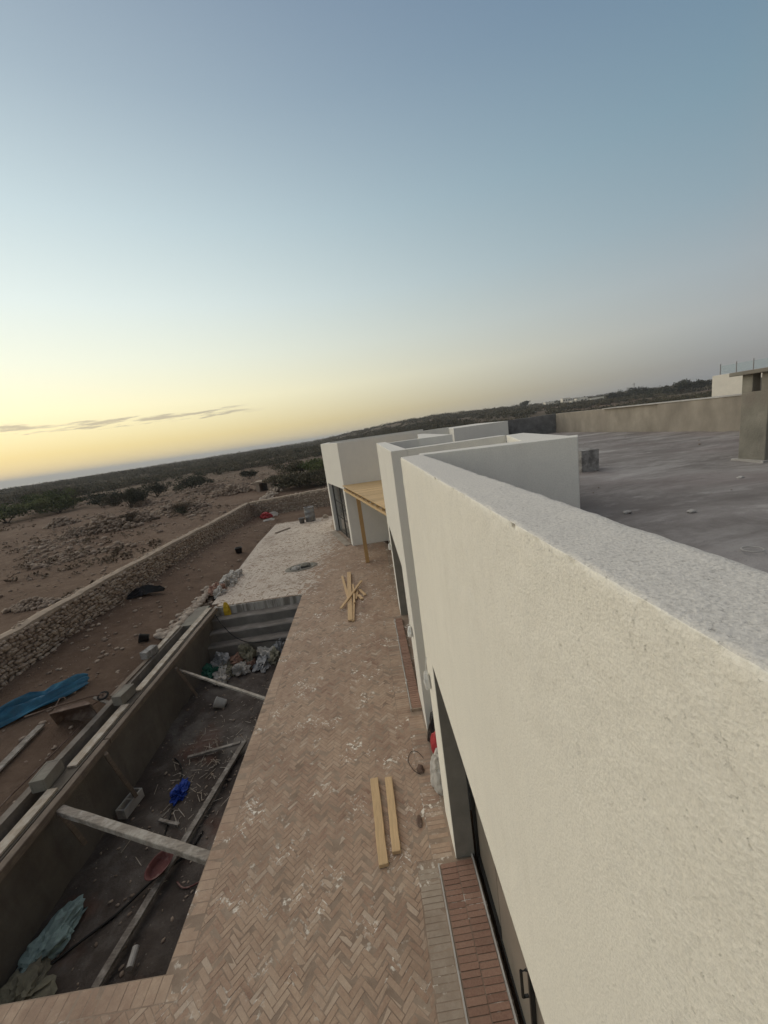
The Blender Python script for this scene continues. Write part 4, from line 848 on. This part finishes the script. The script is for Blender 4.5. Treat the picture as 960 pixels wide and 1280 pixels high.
sheet((-6.55, 24.3, tz(-6.5, 24.3)), .7, .35, .2, 7.0, M_WHITEBAG, 'plastic_scrap', 'white plastic scrap at the far left corner of the patio', 'scrap', .15)
one('stone_lump', crumple((-2.75, 22.6, 0), (.18, .12, .16), 3.7, 2, .3), M_RUBBLE, 'single stone right of the galvanised barrel', 'stone', (-2.55, 22.6, 0))
# hole in the patio: the dark of its pit is put in as black colour
vs = []; N = 44
for rr in (1.0, .86, .7, .4):
    for k in range(N):
        a_ = k * 2 * math.pi / N; q = 1 + .12 * noise.noise(Vector((math.cos(a_) * 2, math.sin(a_) * 2, 5))); h = {1.0: .006, .86: .045, .7: .020, .4: .014}[rr] * (1 + .5 * noise.noise(Vector((a_ * 2, rr * 5, 1))))
        vs.append((-2.92 + .60 * rr * q * math.cos(a_) + .1 * math.sin(a_) * rr, 13.97 + .42 * rr * q * math.sin(a_), h))
fs = [(q * N + k, q * N + (k + 1) % N, (q + 1) * N + (k + 1) % N, (q + 1) * N + k) for q in range(3) for k in range(N)] + [tuple(range(3 * N, 4 * N))]
mp = thing('patio_hole', 'oval hole with low rim and debris on the patio, its dark pit a painted black disc', 'mortar patch', (-2.92, 13.97, 0))
smooth(part('hole_rim', MB().add(vs[:3 * N], fs[:2 * N]), M_CONC, mp)); part('dark_centre', MB().add(vs[2 * N:], [(k, (k + 1) % N, (k + 1) % N + N, k + N) for k in range(N)] + [tuple(range(N, 2 * N))]), M_PLASTIC_BLACK, mp)
for i, (x, y, sx, sy, sz) in enumerate(((-3.1, 13.75, .16, .1, .1), (-2.75, 14.02, .2, .12, .09), (-3.25, 14.0, .12, .1, .06))): part('debris_lump', crumple((x, y, .015), (sx, sy, sz), i + 3.3, 2, .4), M_CONC if i else M_CONC_PALE, mp)
# timbers on the patio
board('timber_plank', (-.49, 4.38, .03), (-.425, 3.30, .03), .105, .05, M_PINE_RAW, 'long fresh pine timber on the bricks, left one of the pair', 'timber', 'pair of pine timbers on the patio', .55)
board('timber_plank', (-.295, 4.36, .03), (-.275, 3.41, .03), .095, .05, M_PINE_RAW, 'shorter fresh pine timber on the bricks, right one of the pair', 'timber', 'pair of pine timbers on the patio', .7)
SK = [((-1.06, 12.50, .05), (-.93, 9.02, .05), .17, .05, 'longest pale offcut in the pile of pine offcuts'), ((-.86, 11.0, .03), (-.86, 9.0, .03), .09, .05, 'long narrow offcut under the right of the offcut pile'), ((-1.29, 12.30, .03), (-1.02, 10.4, .03), .10, .04, 'offcut slanting out to the upper left of the pile'),
      ((-.63, 11.42, .11), (-1.20, 9.74, .08), .10, .04, 'offcut lying slantwise across the top of the pile'), ((-.90, 11.3, .08), (-.83, 9.95, .08), .07, .04, 'short offcut tucked beside the longest offcut'), ((-.77, 10.85, .03), (-.81, 10.28, .03), .12, .05, 'stubby offcut right beside the crossing of the pile'),
      ((-.70, 10.92, .03), (-.53, 10.46, .03), .11, .05, 'stubby offcut farthest right of the pile'), ((-.73, 10.55, .03), (-.62, 10.22, .03), .12, .05, 'stubby offcut below the farthest right one')]
for i, (p0, p1, w_, h_, lb) in enumerate(SK): board('timber_offcut', p0, p1, w_ * .72, h_ * .8, M_PINE_RAW, lb, 'offcut', 'pile of pine offcuts on the patio', .7 + .03 * i)
# pergola
pg = thing('pergola', 'new pine pergola roof between the two villa blocks', 'pergola', (-.45, 13.4, 0))
def eg(t, off=0.0): return (-1.0 + 1.46 * t + off * .976, 15.78 - 6.24 * t + off * .22)
bevel(part('post', MB().box(-.47, -.335, 13.36, 13.50, 0, 2.396), M_PINE_POST, pg), .004)
(x0, y0), (x1, y1) = eg(0, .03), eg(1, .03); part('beam', MB().bar((x0, y0, 2.435), (x1, y1, 2.435), .07, .075), M_PINE_X, pg)
for k in range(11):
    x, y = eg((k + .6) / 11.2); part('joist', MB().box(x + .04, 2.10, y - .16, y + .16, 2.474, 2.60, .3), M_PINE_X, pg)
nb = 34
for k in range(nb):
    a0, a1 = k / nb, (k + 1) / nb; p, q = eg(a0, -.03), eg(a1, -.03); g_ = .004
    part('deck_board', MB().prism([(p[0], p[1] - g_), (2.10, p[1] - g_), (2.10, q[1] + g_), (q[0], q[1] + g_)], 2.602, 2.627 + random.uniform(-.002, .002), random.random()), M_PINE_X, pg)
part('fascia', MB().bar((eg(0, -.045)[0], eg(0, -.045)[1], 2.575), (eg(1, -.045)[0], eg(1, -.045)[1], 2.575), .022, .05), M_PINE_X, pg) if False else None
# wrapped wall lamps and site bags by the facade
for x, y, z, lb in ((.325, 3.62, 1.92, 'white plastic wrapped wall lamp on the nearest pier of the facade'), (.325, 5.42, 1.50, 'white plastic wrapped wall lamp at the near corner of the second block'), (.325, 9.25, 1.72, 'white plastic wrapped wall lamp farthest away, near the pergola')):
    L_ = thing('wall_lamp', lb, 'lamp', (x, y, z), 'wrapped lamps on the facade')
    part('wrapping', crumple((x, y, z - .05), (.04, .05, .13), y, 2, .4), M_WHITE, L_); part('cable', MB().tube([(.352, y, z + .08), (x, y + .01, z + .16), (.335, y, z + .24), (.352, y + .01, z + .30)], .006, 5), M_WHITE, L_)
wsx, wsy = .22, 4.12
o = one('woven_sack', crumple((.42, 4.16, 0), (.15, .20, .36), 6.6, 4, .26), M_WHITEBAG, 'full white woven sack standing at the end of the near wall', 'sack', (.42, 4.16, 0))
one('red_canister', crumple((.46, 4.58, .12), (.12, .14, .22), 2.6, 3, .15), M_RED, 'red plastic object behind the white woven sack', 'canister', (.36, 4.55, 0))
one('black_bag', crumple((.52, 4.86, 0), (.20, .16, .34), 7.7, 3, .35), M_PLASTIC_BLACK, 'black bag in the gap between the two wall ends', 'bag', (.40, 4.86, 0))
hose('thin_cable', [(.14, 4.35, .01), (.05, 4.45, .01), (.0, 4.62, .01), (.07, 4.75, .012), (.16, 4.72, .01), (.22, 4.6, .012)], .0035, M_HOSE, 'loop of thin dark cable on the bricks by the sack', 'cable')
one('brick_chip', crumple((.03, 3.72, 0), (.035, .075, .03), 5.5, 2, .3), M_RUST, 'small brown chip lying on the bricks near the pier', 'chip', (.03, 3.72, 0))
one('brick_chip', crumple((.15, 4.42, 0), (.05, .06, .05), 8.5, 2, .3), M_RUST, 'small broken piece of brick beside the cable loop', 'chip', (.15, 4.42, 0))
# ================================================================== ROOF CLUTTER
mb = MB().box(3.30, 3.57, 5.72, 5.99, RZ - .01, 3.88); 
bm = bmesh.new(); bmesh.ops.create_cube(bm, size=1.0); bmesh.ops.subdivide_edges(bm, edges=bm.edges, cuts=9, use_grid_fill=True); mb = MB(); vs = []
for v in bm.verts:
    p = v.co; n_ = fbm(p.x * 4, p.y * 4, p.z * 4); vs.append((3.435 + p.x * .27 * (1 + .05 * n_), 5.86 + p.y * .27 * (1 + .05 * n_), RZ + .165 + p.z * .33 * (1 + .03 * n_)))
mb.add(vs, [tuple(w.index for w in f.verts) for f in bm.faces]); bm.free(); one('concrete_cube', mb, M_CUBE, 'rough pale concrete cube standing on the roof', 'block', (3.435, 5.86, RZ))
one('wire_ring', MB().tube([(2.31 + .055 * math.cos(k * math.pi / 10), 2.15 + .05 * math.sin(k * math.pi / 10), RZ + .022) for k in range(20)], .0045, 6, closed=True), M_CONC_PALE, 'small pale ring lying on the roof near the parapet', 'ring', (2.31, 2.15, RZ))
items = []
for k in range(90):
    x = random.uniform(.8, 7.8); y = random.uniform(.8, 13); s = random.choice((.005, .007, .010, .016)) * random.uniform(.8, 1.3)
    if x < 2.2 and 3.2 < y < 9.6: continue
    items.append((x, y, RZ + .012, s * 1.5, s, s * .6, random.random() * 6, random.random()))
o = link('roof_chips', rocks_mesh('roof_chips', items), M_FIELDROCK); o['kind'] = 'stuff'; tag(o, 'small chips of mortar scattered over the roof', 'chips')
for i, (x, y, sx, sy) in enumerate(((2.35, 3.35, .07, .04), (2.75, 3.1, .06, .05), (4.1, 4.0, .06, .05))):
    one('mortar_chip', crumple((x, y, RZ), (sx * .55, sy * .55, .016), i + 11, 2, .4), M_CONC_PALE, ('flat pale mortar chip on the roof just behind the shaft corner', 'pale mortar chip on the roof between shaft corner and chimney', 'small pale mortar chip on the roof in front of the chimney')[i], 'chip', (x, y, RZ))
# ================================================================== STONE WALLS AND FIELD
def stone_wall(name, P0, P1, thick, zbase, ztop, label, size, indiv, side, seedv):
    random.seed(seedv); (xa, ya), (xb, yb) = P0, P1; L_ = math.hypot(xb - xa, yb - ya); ux, uy = (xb - xa) / L_, (yb - ya) / L_; nx_, ny_ = uy * side, -ux * side
    w_ = thing(name, label, 'stone wall', ((xa + xb) / 2, (ya + yb) / 2, zbase(.5)))
    vs = []; n = max(4, int(L_ / .5))
    for i in range(n + 1):
        t = i / n; x, y = xa + ux * L_ * t, ya + uy * L_ * t; zt = ztop(t) - .10
        for o_, z in ((.0, zbase(t) - .4), (.0, zt), (-thick, zt), (-thick, zbase(t) - .4)): vs.append((x + nx_ * (o_ - .05), y + ny_ * (o_ - .05), z))
    part('wall_core', MB().add(vs, [(i * 4 + k, (i + 1) * 4 + k, (i + 1) * 4 + (k + 1) % 4, i * 4 + (k + 1) % 4) for i in range(n) for k in range(4)] + [(0, 1, 2, 3), (n * 4 + 3, n * 4 + 2, n * 4 + 1, n * 4)]), M_STONE, w_)
    vs = []; n = max(8, int(L_ / .15))
    for i in range(n + 1):
        t = i / n; x, y = xa + ux * L_ * t, ya + uy * L_ * t; zt = ztop(t) + .05 * fbm(t * L_ * .9, 1, seedv); e0 = .02 * noise.noise(Vector((t * L_ * 2, seedv, 1)))
        for o_, z in ((.01 + e0, zt - .09), (.0 + e0, zt), (-thick * .5, zt + .025), (-thick - e0, zt), (-thick - .01, zt - .09)): vs.append((x + nx_ * o_, y + ny_ * o_, z))
    part('mortar_capping', MB().add(vs, [(i * 5 + k, (i + 1) * 5 + k, (i + 1) * 5 + k + 1, i * 5 + k + 1) for i in range(n) for k in range(4)]), M_WALLCAP, w_)
    st = []; z = -.12
    hmax = max(ztop(0) - zbase(0), ztop(1) - zbase(1))
    while z < hmax:
        s_ = 0.0; rh = size * random.uniform(.55, .85)
        while s_ < L_:
            w = size * random.choice((.5, .7, .9, 1.1, 1.4, 1.9)) * random.uniform(.85, 1.15); t = (s_ + w / 2) / L_; t = min(t, 1); zb = zbase(t) + z + random.uniform(-.25, .25) * rh
            if zb < ztop(t) - .09:
                off = random.uniform(-.03, .035) + .18 * max(0, .28 - z) ** 1.2
                st.append((xa + ux * (s_ + w / 2) + nx_ * off, ya + uy * (s_ + w / 2) + ny_ * off, zb, w * .56, size * random.uniform(.35, .6), rh * .66 * random.uniform(.8, 1.25), math.atan2(uy, ux) + random.uniform(-.25, .25), random.random()))
            s_ += w * .97
        z += rh
    for k in range(int(L_ * 7)):       # stones fallen to the foot
        t = random.random(); off = abs(random.gauss(0, .30)) + .08; q = size * random.uniform(.2, .5); x = xa + ux * L_ * t + nx_ * off; y = ya + uy * L_ * t + ny_ * off
        st.append((x, y, terrain(x, y) + q * .3, q * 1.2, q, q * .75, random.random() * 6, random.random()))
    for k in range(int(L_ * 6)):     # and a few left along the top
        t = random.random(); q = size * random.uniform(.2, .4); st.append((xa + ux * L_ * t - nx_ * thick * random.uniform(.5, 1.2), ya + uy * L_ * t - ny_ * thick * random.uniform(.5, 1.2), ztop(t) + q * .3, q * 1.2, q, q * .8, random.random() * 6, .5 + .5 * random.random()))
    st = [s for s in st if in_view(s[:3], 60)]
    st.sort(key=lambda s: (s[0] ** 2 + s[1] ** 2) / (s[3] * s[5]) * (1 if in_view(s[:3], 0) else 100))
    if indiv:
        VM = []
        for k in range(14):
            for tn in (.15, .5, .85): me = np_mesh('stone', ROCKS[k], ICO1F, np.full(len(ICO1F), tn)); me.materials.append(M_STONE); VM.append((tn, me))
        for s in st[:indiv]:
            tn = min((.15, .5, .85), key=lambda q: abs(q - s[7])); me = random.choice([m for q, m in VM if q == tn]); lo = w_.location
            o = link('stone', me, None, w_, (s[0] - lo[0], s[1] - lo[1], s[2] - lo[2])); o.scale = s[3:6]; o.rotation_euler = (random.uniform(-.2, .2), random.uniform(-.2, .2), s[6])
    o = link('wall_stones', rocks_mesh('wall_stones', st[indiv:], w_.location), M_STONE, w_); o['kind'] = 'stuff'
    return w_
zb1 = lambda t: .22 - .32 * sm(.5, .95, t); zt1 = lambda t: 1.20 - .24 * sm(.3, 1, t)
stone_wall('boundary_wall', (-8.80, 5.0), (-8.42, 27.0), .30, zb1, zt1, 'long dry stone wall with mortar top running beside the dirt yard', .115, 300, 1, 21)
stone_wall('boundary_wall', (-8.40, 27.0), (-1.2, 26.6), .40, lambda t: -.12, lambda t: .95 + .36 * t, 'pale cross wall of stones closing the far end of the yard', .125, 0, 1, 22)
# tumbled field wall climbing away behind the yard corner
items = []
for k in range(900):
    t = random.random(); x = -8.9 + 2.2 * t + random.gauss(0, .28); y = 28 + 52 * t; s = random.uniform(.07, .2); items.append((x - 1.2 * math.sin(t * 3), y, terrain(x, y) + s * .4 + random.random() * .35, s * 1.2, s, s * .8, random.random() * 6, random.random()))
fw = thing('tumbled_wall', 'low tumbled stone wall climbing the field behind the yard corner', 'stone wall', (-8.5, 40, terrain(-8.5, 40))); o = link('wall_stones', rocks_mesh('wall_stones', items, fw.location), M_RUBBLE, fw); o['kind'] = 'stuff'
# little stone shelter with a dark opening
hz = terrain(-11.2, 42.5); sh = thing('stone_shelter', 'small stone shelter with a dark square opening beside the field wall', 'shelter', (-11.2, 42.5, hz))
part('side_wall', MB().box(-12.0, -11.6, 42.0, 43.6, hz - .3, hz + .95), M_STONE, sh); part('side_wall', MB().box(-10.75, -10.4, 42.0, 43.6, hz - .3, hz + .9), M_STONE, sh); part('back_wall', MB().box(-12, -10.4, 43.3, 43.6, hz - .3, hz + .95), M_CONC_DARK, sh); part('roof_slab', MB().box(-12.1, -10.3, 41.9, 43.7, hz + .95, hz + 1.12), M_WALLCAP, sh)
# heaps of cleared field stones: hand picked ones, then the general scatter
HP = [(-20.2, 29.8, 2.2, 1.0, 1.05, 'largest heap of pale stones in the field behind the stone wall'), (-19.4, 32.6, 1.6, .9, .9, 'heap of pale stones just right of the largest heap'), (-22.3, 29.4, 1.1, .7, .5, 'low heap of pale stones left of the largest heap'),
      (-17.6, 36.4, 2.4, 1.0, .8, 'long heap of pale stones in the middle of the field'), (-26.4, 45.8, 1.8, 1.0, .8, 'heap of pale stones below the round dark shrub'), (-29.5, 37.5, 1.4, .8, .8, 'small pale stone heap near the green thicket'),
      (-12.3, 13.4, .9, .35, .28, 'white stones heaped right behind the stone wall at left'), (-14.9, 43.0, 2.4, 1.2, .8, 'heap of pale stones left of the stone shelter'), (-21.0, 52.0, 3.0, 1.4, 1.0, 'wide heap of pale stones below the dark tree'), (-12.0, 50.0, 2.2, 1.0, .8, 'heap of pale stones behind the stone shelter')]
for i, (x, y, rx, ry, h, lb) in enumerate(HP):
    z0 = terrain(x, y); hp = thing('stone_heap', lb, 'stone heap', (x, y, z0), 'heaps of field stones'); items = []
    for k in range(330):
        a_ = random.random() * 6.283; r_ = math.sqrt(random.random()); s = random.uniform(.05, .17) * (1.0 if rx > 1.2 else .6); px_, py_ = x + rx * r_ * math.cos(a_) * random.uniform(.7, 1.25), y + ry * r_ * math.sin(a_) * random.uniform(.7, 1.25)
        items.append((px_, py_, terrain(px_, py_) + 1.25 * h * max(0, 1 - r_ ** 1.3) * random.uniform(.35, 1) + s * .3, s * 1.25, s, s * .8, random.random() * 6, random.uniform(.3, 1)))
    o = link('heap_stones', rocks_mesh('heap_stones', items, hp.location), M_FIELDROCK, hp); o['kind'] = 'stuff'
items = []
for k in range(13000):
    azr = R(random.uniform(-42, 3)); d = 26 * (4.6 ** random.random()); x, y = d * math.sin(azr), d * math.cos(azr)
    if x > -9.4 and y < 30: continue
    if fbm(x * .07, y * .07, 8.0) + .25 * fbm(x * .3, y * .3, 2) < .05 * random.random() + .06 - .22 * sm(32, 55, d) + random.gauss(0, .10) + (.35 if d < 32 else 0) + (.3 if x < -30 and y < 60 else 0): continue
    s = random.choice((.03, .04, .05, .07, .10, .15)) * random.uniform(.7, 1.4); items.append((x, y, terrain(x, y) + s * .25, s * 1.3, s, s * .7, random.random() * 6, random.random()))
for k in range(2600):
    x = random.uniform(-34, -9.4); y = random.uniform(6, 36); s = random.choice((.015, .02, .03, .045, .08)) * random.uniform(.7, 1.3); items.append((x, y, terrain(x, y) + s * .3, s * 1.3, s, s * .7, random.random() * 6, random.random() * .7))
o = link('field_stones', rocks_mesh('field_stones', items), M_FIELDROCK); o['kind'] = 'stuff'; tag(o, 'pale stones scattered thickly over the brown field', 'stones')
# ================================================================== VEGETATION
cs, rs, sz, tn = [], [], [], []; cs2, rs2, sz2, tn2 = [], [], [], []
for k in range(26000):
    azd = random.uniform(-46, 52); d = 62 * (15 ** (random.random() ** .8)); D = float(np.interp(azd, AZ_K, D_K))
    if d > D * 1.04: continue
    azr = R(azd); x, y = d * math.sin(azr), d * math.cos(azr)
    dens = fbm(x * .02, y * .02, 4.0) * .9 + fbm(x * .08, y * .08, 1.0) * .5
    lim = np.interp(d, [60, 95, 150, 300, 900], [.75, .22, -.12, -.35, -.6]) + (0.18 if -5 < azd < 26 else 0) + (.45 if azd > -16 and d < 85 else 0)
    if dens < lim: continue
    r_ = random.uniform(.5, 1.25) * (1 + d / 700) * (1.15 if d > D * .8 else 1)
    z = terrain(x, y)
    T_ = random.random()
    if d < 260: cs.append((x, y, z + r_ * .55)); rs.append((r_ * 1.15, r_ * 1.15, r_ * .8)); sz.append(.13 + d * .0007); tn.append(T_)
    else: cs2.append((x, y, z + r_ * .5)); rs2.append((r_ * 1.5, r_ * 1.5, r_ * .9)); sz2.append(.32 + d * .0006); tn2.append(T_)
V1, F1, T1 = leaves(cs, rs, 60, sz, tn); V2, F2, T2 = leaves(cs2, rs2, 20, sz2, tn2)
o = link('scrub', np_mesh('scrub', np.vstack([V1, V2]), np.vstack([F1, F2 + len(V1)]), np.concatenate([T1, T2])), M_SCRUB); o['kind'] = 'stuff'; tag(o, 'dark low scrub covering the plain and the hills behind', 'scrub')
cs, rs, sz, tn = [], [], [], []
for k in range(2200):
    azr = R(random.uniform(-44, -2)); d = 15 * (5.5 ** random.random()); x, y = d * math.sin(azr), d * math.cos(azr)
    if x > -9.3 or fbm(x * .12, y * .12, 6.0) < -.05: continue
    q = random.uniform(.05, .22); cs.append((x, y, terrain(x, y) + q * .5)); rs.append((q * 1.3, q * 1.3, q)); sz.append(q * .45); tn.append(random.random())
V, F, T = leaves(cs, rs, 12, sz, tn)
o = link('dry_tufts', np_mesh('dry_tufts', V, F, T), M_DRYGRASS); o['kind'] = 'stuff'; tag(o, 'dry brown tufts growing all over the earth field', 'tufts')
def shrub(x, y, h, w, mat, label, name='shrub', n=14, leaf=.085, cnt=150, trunk=True, group='shrubs in the field', flat=.75):
    z = terrain(x, y); s = thing(name, label, 'shrub' if name == 'shrub' else 'tree', (x, y, z), group)
    L_ = [(x + random.gauss(0, .33) * w, y + random.gauss(0, .33) * w, z + h * random.uniform(.35, .85)) for _ in range(n)]
    if trunk:
        mb = MB(); 
        for q in L_[:6]: mb.tube([(x + random.uniform(-.05, .05), y, z - .1), ((x + q[0]) / 2 + random.uniform(-.1, .1), (y + q[1]) / 2, z + (q[2] - z) * .5), q], [h * .03, h * .02, h * .008], 6)
        part('trunk', mb, M_BARK, s)
    V, F, T = leaves(L_, [(w * random.uniform(.22, .42), w * random.uniform(.22, .42), h * random.uniform(.16, .30) * flat / .75) for _ in L_], cnt, leaf, [random.random() for _ in L_])
    link('crown', np_mesh('crown', V, F, T, s.location), mat, s); return s
shrub(-26.7, 44.3, 2.3, 2.2, M_DARKLEAF, 'round dark shrub on a short stem in the field', leaf=.09, n=18)
shrub(-25.6, 58.6, 2.4, 3.0, M_DARKLEAF, 'dense dark evergreen tree alone in the stony field', 'field_tree', n=20, leaf=.10, cnt=220)
shrub(-19.3, 31.2, .95, .9, M_DRYGRASS, 'dry brown bush growing against the largest stone heap', leaf=.05)
shrub(-46.5, 51.0, 2.6, 4.2, M_GREEN, 'green bush farthest left at the edge of the photo', n=22, leaf=.12, cnt=200)
shrub(-46.5, 57.0, 2.8, 4.0, M_GREEN, 'green bush second from the left edge', n=22, leaf=.12, cnt=200)
shrub(-43.0, 55.0, 2.2, 3.6, M_GREEN, 'bright green bush between the left thicket and the dark shrubs', n=20, leaf=.12, cnt=180)
shrub(-50.0, 64.0, 3.0, 5.0, M_SCRUB, 'broad olive bush behind the green thicket', n=22, leaf=.14, cnt=180)
shrub(-37.5, 55.5, 1.9, 3.2, M_DARKLEAF, 'low dark bush between green thicket and round shrub', n=16, leaf=.10)
shrub(-33.5, 52.0, 1.6, 2.6, M_SCRUB, 'low olive bush left of the round dark shrub', n=14, leaf=.10)
shrub(-31.0, 58.0, 2.2, 2.8, M_DARKLEAF, 'dark bush behind and left of the round shrub', n=16, leaf=.10)
shrub(-16.2, 33.6, 1.0, 1.3, M_DRYGRASS, 'brown dry bush beside the long stone heap', leaf=.05)
shrub(-15.4, 32.0, .7, .8, M_DARKLEAF, 'tiny dark bush nearest the stone wall', leaf=.04, n=8, cnt=90)
shrub(-7.2, 40.5, 1.5, 3.6, M_SCRUB, 'wide olive bush right behind the pale cross wall', n=22, leaf=.10, cnt=240)
shrub(-4.6, 39.0, 1.8, 3.4, M_SCRUB, 'tall olive bush beside the corner of the far block', n=22, leaf=.10, cnt=240)
shrub(-9.2, 52.0, 2.2, 3.4, M_SCRUB, 'olive bush up the slope behind the tumbled wall', n=18, leaf=.11, cnt=200)
shrub(-5.2, 50.0, 2.3, 4.0, M_GREEN, 'greener bush up the slope beside the far block', n=20, leaf=.11, cnt=200)
shrub(-19.0, 64.0, 1.5, 2.0, M_DARKLEAF, 'small dark bush right of the dark evergreen tree', n=12, leaf=.09)
# dark trees on the skyline over the roof
for i, (azd, d, h, w, lb) in enumerate(((34.0, 300, 6, 6, 'dark tree on the skyline left of the mast'), (36.4, 290, 7, 8, 'dark tree on the skyline just right of the mast'), (38.6, 280, 6, 9, 'wide dark tree on the skyline above the roof parapet'), (40.4, 270, 7, 8, 'tall dark tree on the skyline nearest the white house'), (42.0, 280, 5, 7, 'dark tree on the skyline touching the white house'), (23.3, 380, 6, 7, 'dark tree on the skyline above the dark back parapet'))):
    shrub(d * math.sin(R(azd)), d * math.cos(R(azd)), h, w, M_DARKLEAF, lb, 'skyline_tree', n=14, leaf=.5, cnt=70, group='trees on the skyline')
# ================================================================== FAR BUILDINGS
def house(azd, d, w, h, dep, label, ztop=None, wins=3, wing=True):
    x, y = d * math.sin(R(azd)), d * math.cos(R(azd)); z = terrain(x, y); hs = thing('distant_house', label, 'house', (x, y, z), 'white houses on the far ridge')
    zt = ztop if ztop else z + h; rz = Matrix.Translation((x, y, 0)) @ Matrix.Rotation(R(-azd) + .25, 4, 'Z')
    part('wall', MB().box(-w / 2, w / 2, 0, dep, z - 1, zt).xf(rz), M_WHITEWALL, hs)
    part('parapet', MB().box(-w / 2 - .1, w / 2 + .1, -.1, dep + .1, zt, zt + .25).xf(rz), M_WHITEWALL, hs)
    if wing: part('wing', MB().box(w / 2, w * .95, .4, dep * .9, z - 1, z + (zt - z) * .6).xf(rz), M_WHITEWALL, hs)
    for k in range(wins): u = -w / 2 + w * (k + .5) / wins; part('window', MB().box(u - .5, u + .5, -.06, .05, zt - 2.2, zt - 1.0).xf(rz), M_GLASS_CLEAR, hs)
    return hs
for a_, d, w, h, lb in ((26.4, 360, 7, 3.0, 'small white house on the ridge farthest left above the roof'), (28.4, 370, 6, 4.2, 'white house with a raised block on the far ridge'), (30.2, 350, 8, 3.4, 'widest bright white house on the far ridge'), (31.9, 350, 9, 2.6, 'low long white house on the ridge left of the mast'), (29.4, 320, 5, 2.6, 'low white house in front of the far ridge')):
    house(a_, d, w, h, 7, lb)
mx, my = 330 * math.sin(R(35.8)), 330 * math.cos(R(35.8)); ms = thing('utility_mast', 'thin mast standing on the ridge above the roof parapet', 'mast', (mx, my, terrain(mx, my)))
part('pole', MB().tube([(mx, my, terrain(mx, my) - 1), (mx, my, 4.6 + 330 * math.tan(R(1.45)))], [.22, .12], 8), M_BARK, ms); part('crossarm', MB().bar((mx - 1, my, 4.6 + 330 * math.tan(R(1.30))), (mx + 1, my, 4.6 + 330 * math.tan(R(1.30))), .15, .15), M_BARK, ms)
# white neighbouring house with glass balustrade
nx0, ny0 = 60 * math.sin(R(43)), 60 * math.cos(R(43)); nz = terrain(nx0, ny0); nh = thing('neighbour_house', 'plain white house with glass balustrade beyond the roof parapet', 'house', (nx0, ny0, nz))
NM = Matrix.Translation((nx0, ny0, 0)) @ Matrix.Rotation(R(-72), 4, 'Z'); zt = 4.6 + 60 * math.tan(R(.87))
bevel(part('wall', MB().box(0, 7, 0, 8, nz - 1, zt).xf(NM), M_WHITEWALL, nh), .03); part('window', MB().box(3.6, 5.2, -.04, .06, zt - 2.2, zt - .9).xf(NM), M_GLASS_CLEAR, nh)
gm = Mat('balustrade_glass'); gm.out((0.86, 0.94, 0.93), 0.05, None, 0.5); gm.b.inputs['Transmission Weight'].default_value = 0.96; gm.b.inputs['IOR'].default_value = 1.1
for k in range(5):
    u = .7 + k * 1.5; part('baluster', MB().box(u - .03, u + .03, .10, .16, zt - .02, zt + 1.15).xf(NM), M_ZINC, nh)
    if k < 4: part('glass_panel', MB().box(u + .06, u + 1.44, .12, .14, zt + .05, zt + .95).xf(NM), gm.m, nh)

# ================================================================== HAZE OVER THE PLAIN
hm = bpy.data.materials.new('haze_air'); hm.use_nodes = True; ht = hm.node_tree; ht.nodes.clear()
hv = ht.nodes.new('ShaderNodeVolumePrincipled'); ho = ht.nodes.new('ShaderNodeOutputMaterial'); ht.links.new(hv.outputs[0], ho.inputs['Volume'])
hv.inputs['Color'].default_value = (0.86, 0.88, 0.92, 1); hv.inputs['Density'].default_value = 0.00040; hv.inputs['Anisotropy'].default_value = 0.3
zmax = max((o.matrix_world.translation.z for o in bpy.data.objects), default=10)
hz_o = link('haze', MB().box(-13500, 13500, -13500, 13500, -54, 30).mesh('haze'), hm); hz_o['kind'] = 'stuff'
tag(hz_o, 'thin evening haze lying over the plain and the sea', 'haze')
